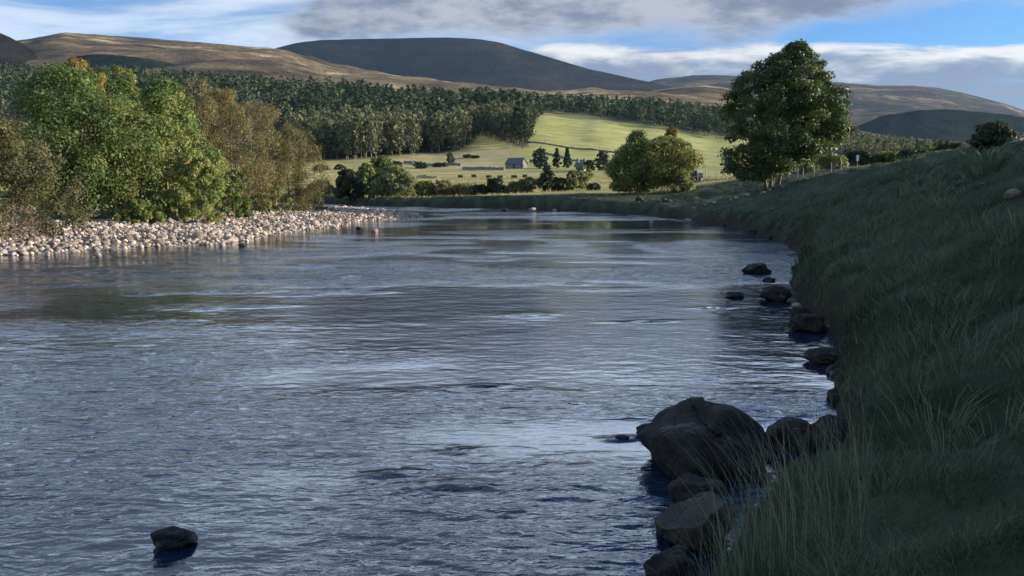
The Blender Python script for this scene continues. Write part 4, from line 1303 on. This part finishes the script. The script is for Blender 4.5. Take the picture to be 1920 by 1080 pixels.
# feed racks in the paddock
for j, (px, Y, w) in enumerate([(864, 236, 1.5), (889, 240, 1.4), (917, 228, 1.5), (938, 228, 1.5), (964, 230, 1.6), (984, 232, 1.3)]):
    x, y, z = on_ground(px, Y)
    t = thing('feed_rack', ['leftmost dark feed rack in the green paddock', 'tall dark feed rack, second from the left in the paddock', 'dark feed rack beside the small white trough', 'dark feed rack below the barn, fourth from the left', 'wide dark feed rack, second from the right in the paddock', 'rightmost low feed rack in the paddock'][j], 'feed rack', (x, y, z), rnd.uniform(-0.2, 0.2), 'feed racks in the paddock')
    mb = MB(); mb.box((0, 0, 1.05), (w, 1.0, 0.1)); link('roof', mb.mesh('roof', MAT['timber']), t)
    mb = MB(); mb.box((0, 0.3, 0.6), (w * 0.86, 0.06, 0.7)); link('back_panel', mb.mesh('back_panel', MAT['dark_timber']), t)
    for a in (-1, 1):
        for b in (-1, 1):
            mb = MB(); mb.box((a * (w / 2 - 0.06), b * 0.42, 0.5), (0.09, 0.09, 1.0)); link('leg', mb.mesh('leg', MAT['dark_timber']), t)
x, y, z = on_ground(919, 224)
mb = MB(); mb.box((0, 0, 0.3), (0.5, 0.4, 0.6)); mb.box((0, 0, 0.66), (0.42, 0.32, 0.1))
link('trough', mb.mesh('trough', MAT['white_wall']), None, (x, y, z), label='small white trough standing before the dark feed rack', category='trough')
# log pile
x, y, z = on_ground(800, 236)
t = thing('log_pile', 'pile of cut logs at the edge of the paddock beyond the willow', 'log pile', (x, y, z))
for j in range(12):
    mb = MB(); row = j // 5
    xx = -2.6 + (j % 5) * 1.2 + row * 0.5 + rnd.uniform(-.2, .2); a = rnd.uniform(-0.5, 0.5)
    mb.tube([(xx - 0.6 * math.cos(a), -0.6 * math.sin(a), 0.22 + row * 0.36), (xx + 0.6 * math.cos(a), 0.6 * math.sin(a), 0.22 + row * 0.36)], [0.2, 0.19], 8)
    link('log', mb.mesh('log', MAT['timber']), t)


def pole(label, px, Y, top):
    x, y, z = on_ground(px, Y)
    H = hpx(top, px, Y)
    t = thing('telegraph_pole', label, 'telegraph pole', (x, y, z), 0.15, 'telegraph poles along the meadow')
    mb = MB(); mb.tube([(0, 0, -0.3), (0, 0, H)], [0.14, 0.10], 7); link('post', mb.mesh('post', MAT['timber'], True), t)
    mb = MB(); mb.box((0, -0.12, H - 0.35), (1.5, 0.1, 0.12)); arm = link('crossarm', mb.mesh('crossarm', MAT['timber']), t)
    for a in (-0.65, 0, 0.65):
        mb = MB(); mb.tube([(a, -0.12, H - 0.29), (a, -0.12, H - 0.1)], [0.06, 0.04], 6); link('insulator', mb.mesh('insulator', MAT['white_wall'], True), arm)


pole('telegraph pole with crossarm in the meadow left of the green-topped tree', 669, 300, 291)
pole('telegraph pole standing before the birch wood right of the green-topped tree', 777, 320, 287)
pole('telegraph pole on the hillside left of the barn', 958, 372, 268)
pole('telegraph pole above the two firs on the green field', 1022, 400, 262)
pole('telegraph pole above the farm cottage on the green field', 1121, 360, 274)


def dyke(name, label, pts, mat, h=0.9, w=0.7):
    """an uneven line of field stones following the ground"""
    mb = MB()
    for (p0, Y0), (p1, Y1) in zip(pts[:-1], pts[1:]):
        n_ = max(2, int(math.hypot((p1 - p0) / F_PX * Y0, Y1 - Y0) / 1.6))
        for k_ in range(n_):
            f = (k_ + 0.5) / n_
            x, y, z = on_ground(p0 + (p1 - p0) * f, Y0 + (Y1 - Y0) * f)
            x1 = ((p1 - 960) * Y1 - (p0 - 960) * Y0) / F_PX
            a = math.atan2(Y1 - Y0, x1)
            mb.box((x, y, z + h * 0.4), (1.75 + rnd.random() * 0.4, w * (0.8 + 0.4 * rnd.random()), h * (0.9 + 0.5 * rnd.random())), a + rnd.uniform(-.12, .12), taper=0.75)
    return link(name, mb.mesh(name, mat), None, label=label, category='wall')


dyke('field_wall', 'dark upper field wall crossing the green hillside field', [(985, 452), (1060, 448), (1130, 440), (1160, 436)], MAT['wall_stone'])
dyke('field_wall', 'dark lower field wall slanting down towards the farm', [(1000, 400), (1040, 385), (1080, 362), (1112, 345)], MAT['wall_stone'])
dyke('field_wall', 'stone wall running left from the barn along the paddock', [(868, 300), (900, 296), (946, 290)], MAT['wall_stone'], 1.0)
dyke('field_wall', 'low wall at the foot of the wood along the rough meadow', [(760, 345), (800, 330), (866, 322)], MAT['wall_stone'], 1.2)
dyke('field_wall', 'broken wall in the field right of the pair of trees', [(1298, 190), (1330, 188), (1366, 186)], MAT['wall_stone'], 0.7)

# low gorse along the foot of the wood
for j, (px, Y, w, h, lb) in enumerate([(607, 300, 6, 2.2, 'dark green gorse at the left of the rough meadow below the birches'), (640, 305, 5, 2.0, 'dark green gorse before the birches, next to the telegraph pole'), (745, 318, 6, 2.4, 'gorse bush behind the green-topped tree below the wood'),
                                       (790, 312, 6, 2.4, 'gorse bush right of the telegraph pole below the wood'), (826, 318, 7, 1.6, 'low gorse patch left of the lone slim birch'), (880, 380, 5, 1.6, 'low bush on the pale slope under the wood'), (893, 372, 4, 1.3, 'small bush on the pale slope above the barn')]):
    x, y, z = on_ground(px, Y)
    tree('gorse_bush', lb, 'shrub', (x, y, z - 0.1), rng, h, 0.05, w, 18, 900, 0.28, LM['dark'], shape='dome', stems=3, spread=0.6, r0=0.08, floor=0.05, shell=0.3)

# ------------------------------------------------------------------ fence on the right bank
def fence(label, spots, hts, pm):
    x0, y0, z0 = on_ground(*spots[0])
    t = thing('wire_fence', label, 'fence', (x0, y0, z0))
    tops = []
    for (px, Y), h in zip(spots, hts):
        x, y, z = on_ground(px, Y)
        mb = MB(); mb.tube([(x - x0, y - y0, z - z0 - 0.3), (x - x0 + rnd.uniform(-.04, .04), y - y0, z - z0 + h)], [0.055, 0.05], 6)
        link('post', mb.mesh('post', pm, True), t)
        tops.append((x - x0, y - y0, z - z0, h))
    for k_ in range(6):
        mb = MB()
        mb.tube([(a, b, c_ + min(h, 1.1) * (0.12 + 0.16 * k_)) for a, b, c_, h in tops], [0.008] * len(tops), 3)
        link('wire', mb.mesh('wire', MAT['wire']), t)


fence('weathered post and wire fence behind the sycamore on the right bank', [(1460, 92), (1474, 91), (1490, 90.5), (1500, 90), (1520, 89), (1552, 87.5), (1570, 86), (1600, 84)], [1.3, 1.1, 1.1, 1.1, 1.25, 1.25, 1.5, 1.1], MAT['timber'])
fence('pale post fence in the sun between the pair of trees and the sycamore', [(1305, 117), (1320, 116), (1326, 115), (1340, 114), (1352, 113), (1364, 112), (1378, 111)], [1.7, 1.8, 1.4, 1.2, 1.2, 1.2, 1.2], MAT['timber'])
x, y, z = on_ground(1600, 83.5)
t = thing('sign', 'small white sign on a post by the wire fence', 'sign', (x, y, z))
mb = MB(); mb.tube([(0, 0.05, -0.3), (0, 0.05, 1.5)], [0.045, 0.04], 6); link('post', mb.mesh('post', MAT['dark_timber'], True), t)
mb = MB(); mb.box((0, 0, 1.25), (0.24, 0.025, 0.6)); link('board', mb.mesh('board', MAT['sign_white']), t)
dyke('stone_wall', 'bit of dry stone wall on the crest at the right edge', [(1896, 30), (1990, 31)], MAT['wall_stone'], 0.36, 0.35)

# ------------------------------------------------------------------ grass
gmat, nt, out = new_mat('grass_blades')
tt = attr(nt, 'tint')
c_ = ramp(nt, tt, [(0.0, (0.030, 0.044, 0.022)), (0.45, (0.080, 0.110, 0.062)), (0.8, (0.135, 0.168, 0.102)), (0.93, (0.19, 0.175, 0.10)), (1.0, (0.30, 0.255, 0.155))])
p1 = N(nt, 'ShaderNodeBsdfPrincipled', {'Base Color': c_, 'Roughness': 0.65, 'Specular IOR Level': 0.2})
t1 = N(nt, 'ShaderNodeBsdfTranslucent', {'Color': c_})
mx = N(nt, 'ShaderNodeMixShader', {0: 0.3, 1: p1.outputs[0], 2: t1.outputs[0]})
nt.links.new(mx.outputs[0], out.inputs[0])


def blades(name, x, y, z, h, w, lean, tint, seg, rng, label, cat='grass'):
    n = len(x)
    a = rng.random(n) * 6.283
    la = np.arctan2(lean[:, 1], lean[:, 0])
    rows = []
    base = np.stack([x, y, z], -1)
    side = np.stack([np.cos(a), np.sin(a), 0 * a], -1)
    for i in range(seg + 1):
        t = i / seg
        c0 = base + np.stack([lean[:, 0] * t ** 1.8, lean[:, 1] * t ** 1.8, h * (t - 0.18 * t * t * np.hypot(lean[:, 0], lean[:, 1]) / np.maximum(h, .01))], -1)
        ww = (w * (1 - t) ** 0.7 + 0.0006)[:, None]
        if i < seg:
            rows += [c0 - side * ww / 2, c0 + side * ww / 2]
        else:
            rows += [c0]
    k = 2 * seg + 1
    V = np.stack(rows, 1).reshape(-1, 3)
    b = (np.arange(n) * k)[:, None]
    F = []
    for i in range(seg - 1):
        F.append(b + np.array([[2 * i, 2 * i + 1, 2 * i + 3]])); F.append(b + np.array([[2 * i, 2 * i + 3, 2 * i + 2]]))
    F.append(b + np.array([[2 * seg - 2, 2 * seg - 1, 2 * seg]]))
    F = np.concatenate(F)
    return link(name, mesh_np(name, V, F, gmat, {'tint': np.repeat(tint, k)}, smooth=False), kind='stuff', label=label, category=cat)


def scatter(n, r0, r1, a0, a1, rng):
    r = np.sqrt(r0 * r0 + rng.random(n) * (r1 * r1 - r0 * r0)); a = np.radians(a0 + rng.random(n) * (a1 - a0))
    x, y = r * np.sin(a), r * np.cos(a)
    z, sd, left = ground_z(x, y, True)
    ok = (sd > 0.04) & (~left)
    return x[ok], y[ok], z[ok], sd[ok]


g = np.random.default_rng(33)


def grass_zone(name, n, r0, r1, a0, a1, hgt, wid, seg, label):
    x, y, z, sd = scatter(n, r0, r1, a0, a1, g)
    tus = vn(x * 1.9, y * 1.9, 51) ** 1.5 * 0.75 + vn(x * 0.4, y * 0.4, 52) * 0.4
    keep_ = g.random(len(x)) < 0.25 + 1.1 * tus
    keep_ &= (sd > 0.12) | (g.random(len(x)) < 0.4)
    keep_ &= ~((sd > 5) & (y > 104))
    x, y, z, sd, tus = x[keep_], y[keep_], z[keep_], sd[keep_], tus[keep_]
    n = len(x)
    h = hgt * (0.25 + 1.5 * tus ** 1.4) * np.exp(g.normal(size=n) * 0.25)
    ang = 3.4 + fbm(x * 1.2, y * 1.2, 2, 61) * 9
    h = h * (1 + 1.1 * (1 - sst(sd, 0.25, 1.0)) * sst(y, 8, 11))
    h = h * (1 - 0.6 * sst(sd, 3.5, 7.5) * (y < 70))
    m = h * (0.15 + 0.45 * g.random(n))
    lean = np.stack([np.cos(ang), np.sin(ang)], -1) * m[:, None] + g.normal(size=(n, 2)) * (h * 0.40)[:, None]
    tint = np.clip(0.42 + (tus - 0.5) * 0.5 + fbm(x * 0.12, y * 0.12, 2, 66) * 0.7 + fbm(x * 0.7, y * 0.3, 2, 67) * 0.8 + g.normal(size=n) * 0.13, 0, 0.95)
    tint = np.clip(tint - 0.42 * sst(y, 62, 90) - 0.25 * (1 - sst(sd, 0.4, 1.5)), 0, 1)  # the far bank's shade put into darker blade tints
    tint = np.where(g.random(n) < 0.03, 0.95, tint)
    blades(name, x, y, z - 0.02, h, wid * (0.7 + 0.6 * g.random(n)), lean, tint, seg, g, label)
    print(name, n)


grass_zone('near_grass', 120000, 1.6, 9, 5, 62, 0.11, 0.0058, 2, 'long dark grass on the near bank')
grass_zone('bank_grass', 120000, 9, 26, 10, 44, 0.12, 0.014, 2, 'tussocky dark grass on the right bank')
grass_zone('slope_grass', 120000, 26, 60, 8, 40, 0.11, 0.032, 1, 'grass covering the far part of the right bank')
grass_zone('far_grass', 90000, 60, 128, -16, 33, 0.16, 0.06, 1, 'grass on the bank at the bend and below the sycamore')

# tall flowering grass stalks in front of the boulders
n = 380
px = 1300 + g.random(n) * 330; py = 900 + g.random(n) * 290
x = np.zeros(n); y = np.zeros(n)
for i in range(n):
    a = PZ(px[i], py[i], 0.45); x[i], y[i] = a[0], a[1]
z, sd, left = ground_z(x, y, True)
ok = sd > 0.02
x, y, z = x[ok], y[ok], z[ok]; n = len(x)
h = 0.35 + 0.55 * g.random(n) ** 1.5
lean = g.normal(size=(n, 2)) * (h * 0.22)[:, None] + np.array([-0.08, 0.02])
blades('tall_grass', x, y, z - 0.02, h, np.full(n, 0.004), lean, np.clip(0.6 + 0.3 * g.random(n), 0, 1), 4, g, 'tall thin grass stalks in front of the boulders')

# tussocks: tufts of longer blades springing outwards
nt_ = 900
tx, ty, tz, tsd = scatter(nt_ * 2, 3, 46, 8, 46, g)
ok = (tsd > 0.6) & (g.random(len(tx)) < 1.3 - tsd / 5)
tx, ty, tsd = tx[ok], ty[ok], tsd[ok]
kb = 34
dist_ = np.hypot(tx, ty)
rad_t = (0.10 + 0.14 * g.random(len(tx))) * (1 + dist_ / 45)
a_ = g.random((len(tx), kb)) * 6.283; q_ = np.sqrt(g.random((len(tx), kb)))
bx_ = (tx[:, None] + np.cos(a_) * q_ * rad_t[:, None]).ravel(); by_ = (ty[:, None] + np.sin(a_) * q_ * rad_t[:, None]).ravel()
bz_ = ground_z(bx_, by_)
hb = (rad_t[:, None] * (0.9 + 0.8 * g.random((len(tx), kb)))).ravel()
ln = np.stack([np.cos(a_), np.sin(a_)], -1).reshape(-1, 2) * (hb * (0.35 + 0.5 * q_.ravel()))[:, None] + np.array([-0.03, 0.01])
tt_ = np.clip(np.repeat(g.normal(size=len(tx)) * 0.22 + 0.5, kb) + g.normal(size=len(hb)) * 0.1, 0, 0.95)
blades('tussock_grass', bx_, by_, bz_ - 0.02, hb, 0.006 + 0.0007 * np.repeat(dist_, kb), ln, tt_, 2, g, 'rough grass tussocks dotting the right bank')
# a few long arching seed stalks
n = 90
px = 1290 + g.random(n) * 330; py = 985 + g.random(n) * 190
x = np.array([PZ(a, b, 0.45)[0] for a, b in zip(px, py)]); y = np.array([PZ(a, b, 0.45)[1] for a, b in zip(px, py)])
z, sd, left = ground_z(x, y, True)
ok = sd > 0.02
x, y, z = x[ok], y[ok], z[ok]; n = len(x)
h = 0.65 + 0.4 * g.random(n)
blades('seed_stalks', x, y, z - 0.02, h, np.full(n, 0.0045), np.stack([-0.28 + g.normal(size=n) * 0.22, g.normal(size=n) * 0.15], -1), np.clip(0.85 + 0.15 * g.random(n), 0, 1), 5, g, 'long dry seed stalks leaning over the boulders')

# dry grass and low tufts beyond the river so the meadow is not bare
x, y, z, sd = scatter(60000, 118, 260, -22, 24, g)
n = len(x)
tus = vn(x * 0.3, y * 0.3, 81)
keep_ = g.random(n) < tus
x, y, z = x[keep_], y[keep_], z[keep_]; n = len(x)
mm, nt, out = new_mat('meadow_grass')
c_ = ramp(nt, attr(nt, 'tint'), [(0.0, (0.11, 0.12, 0.04)), (0.5, (0.26, 0.23, 0.085)), (1.0, (0.42, 0.35, 0.17))])
p1 = N(nt, 'ShaderNodeBsdfPrincipled', {'Base Color': c_, 'Roughness': 0.8, 'Specular IOR Level': 0.1})
t1 = N(nt, 'ShaderNodeBsdfTranslucent', {'Color': c_})
mx = N(nt, 'ShaderNodeMixShader', {0: 0.35, 1: p1.outputs[0], 2: t1.outputs[0]})
nt.links.new(mx.outputs[0], out.inputs[0])
old = gmat; gmat = mm
blades('meadow_grass', x, y, z - 0.02, 0.22 + 0.25 * g.random(n), np.full(n, 0.14), g.normal(size=(n, 2)) * 0.1, np.clip(0.55 + fbm(x * 0.03, y * 0.08, 3, 9) * 1.4 + g.normal(size=n) * 0.15, 0, 1), 1, g, 'dry grass of the meadow beyond the river')
gmat = old

# ------------------------------------------------------------------ haze
hm, nt, out = new_mat('haze')
pv_ = N(nt, 'ShaderNodeVolumePrincipled', {'Color': (0.42, 0.68, 1.0, 1), 'Density': 0.00002, 'Anisotropy': 0.2})
nt.links.new(pv_.outputs[0], out.inputs['Volume'])
mb = MB()
mb.box((0, 3000, 498), (12000, 12000, 1004))
link('haze', mb.mesh('haze', hm), kind='stuff')

tri = sum(sum(len(p.vertices) - 2 for p in m.polygons) if len(m.polygons) < 5000 else (len(m.loops) - 2 * len(m.polygons)) for m in bpy.data.meshes)
print('TRIANGLES', tri)
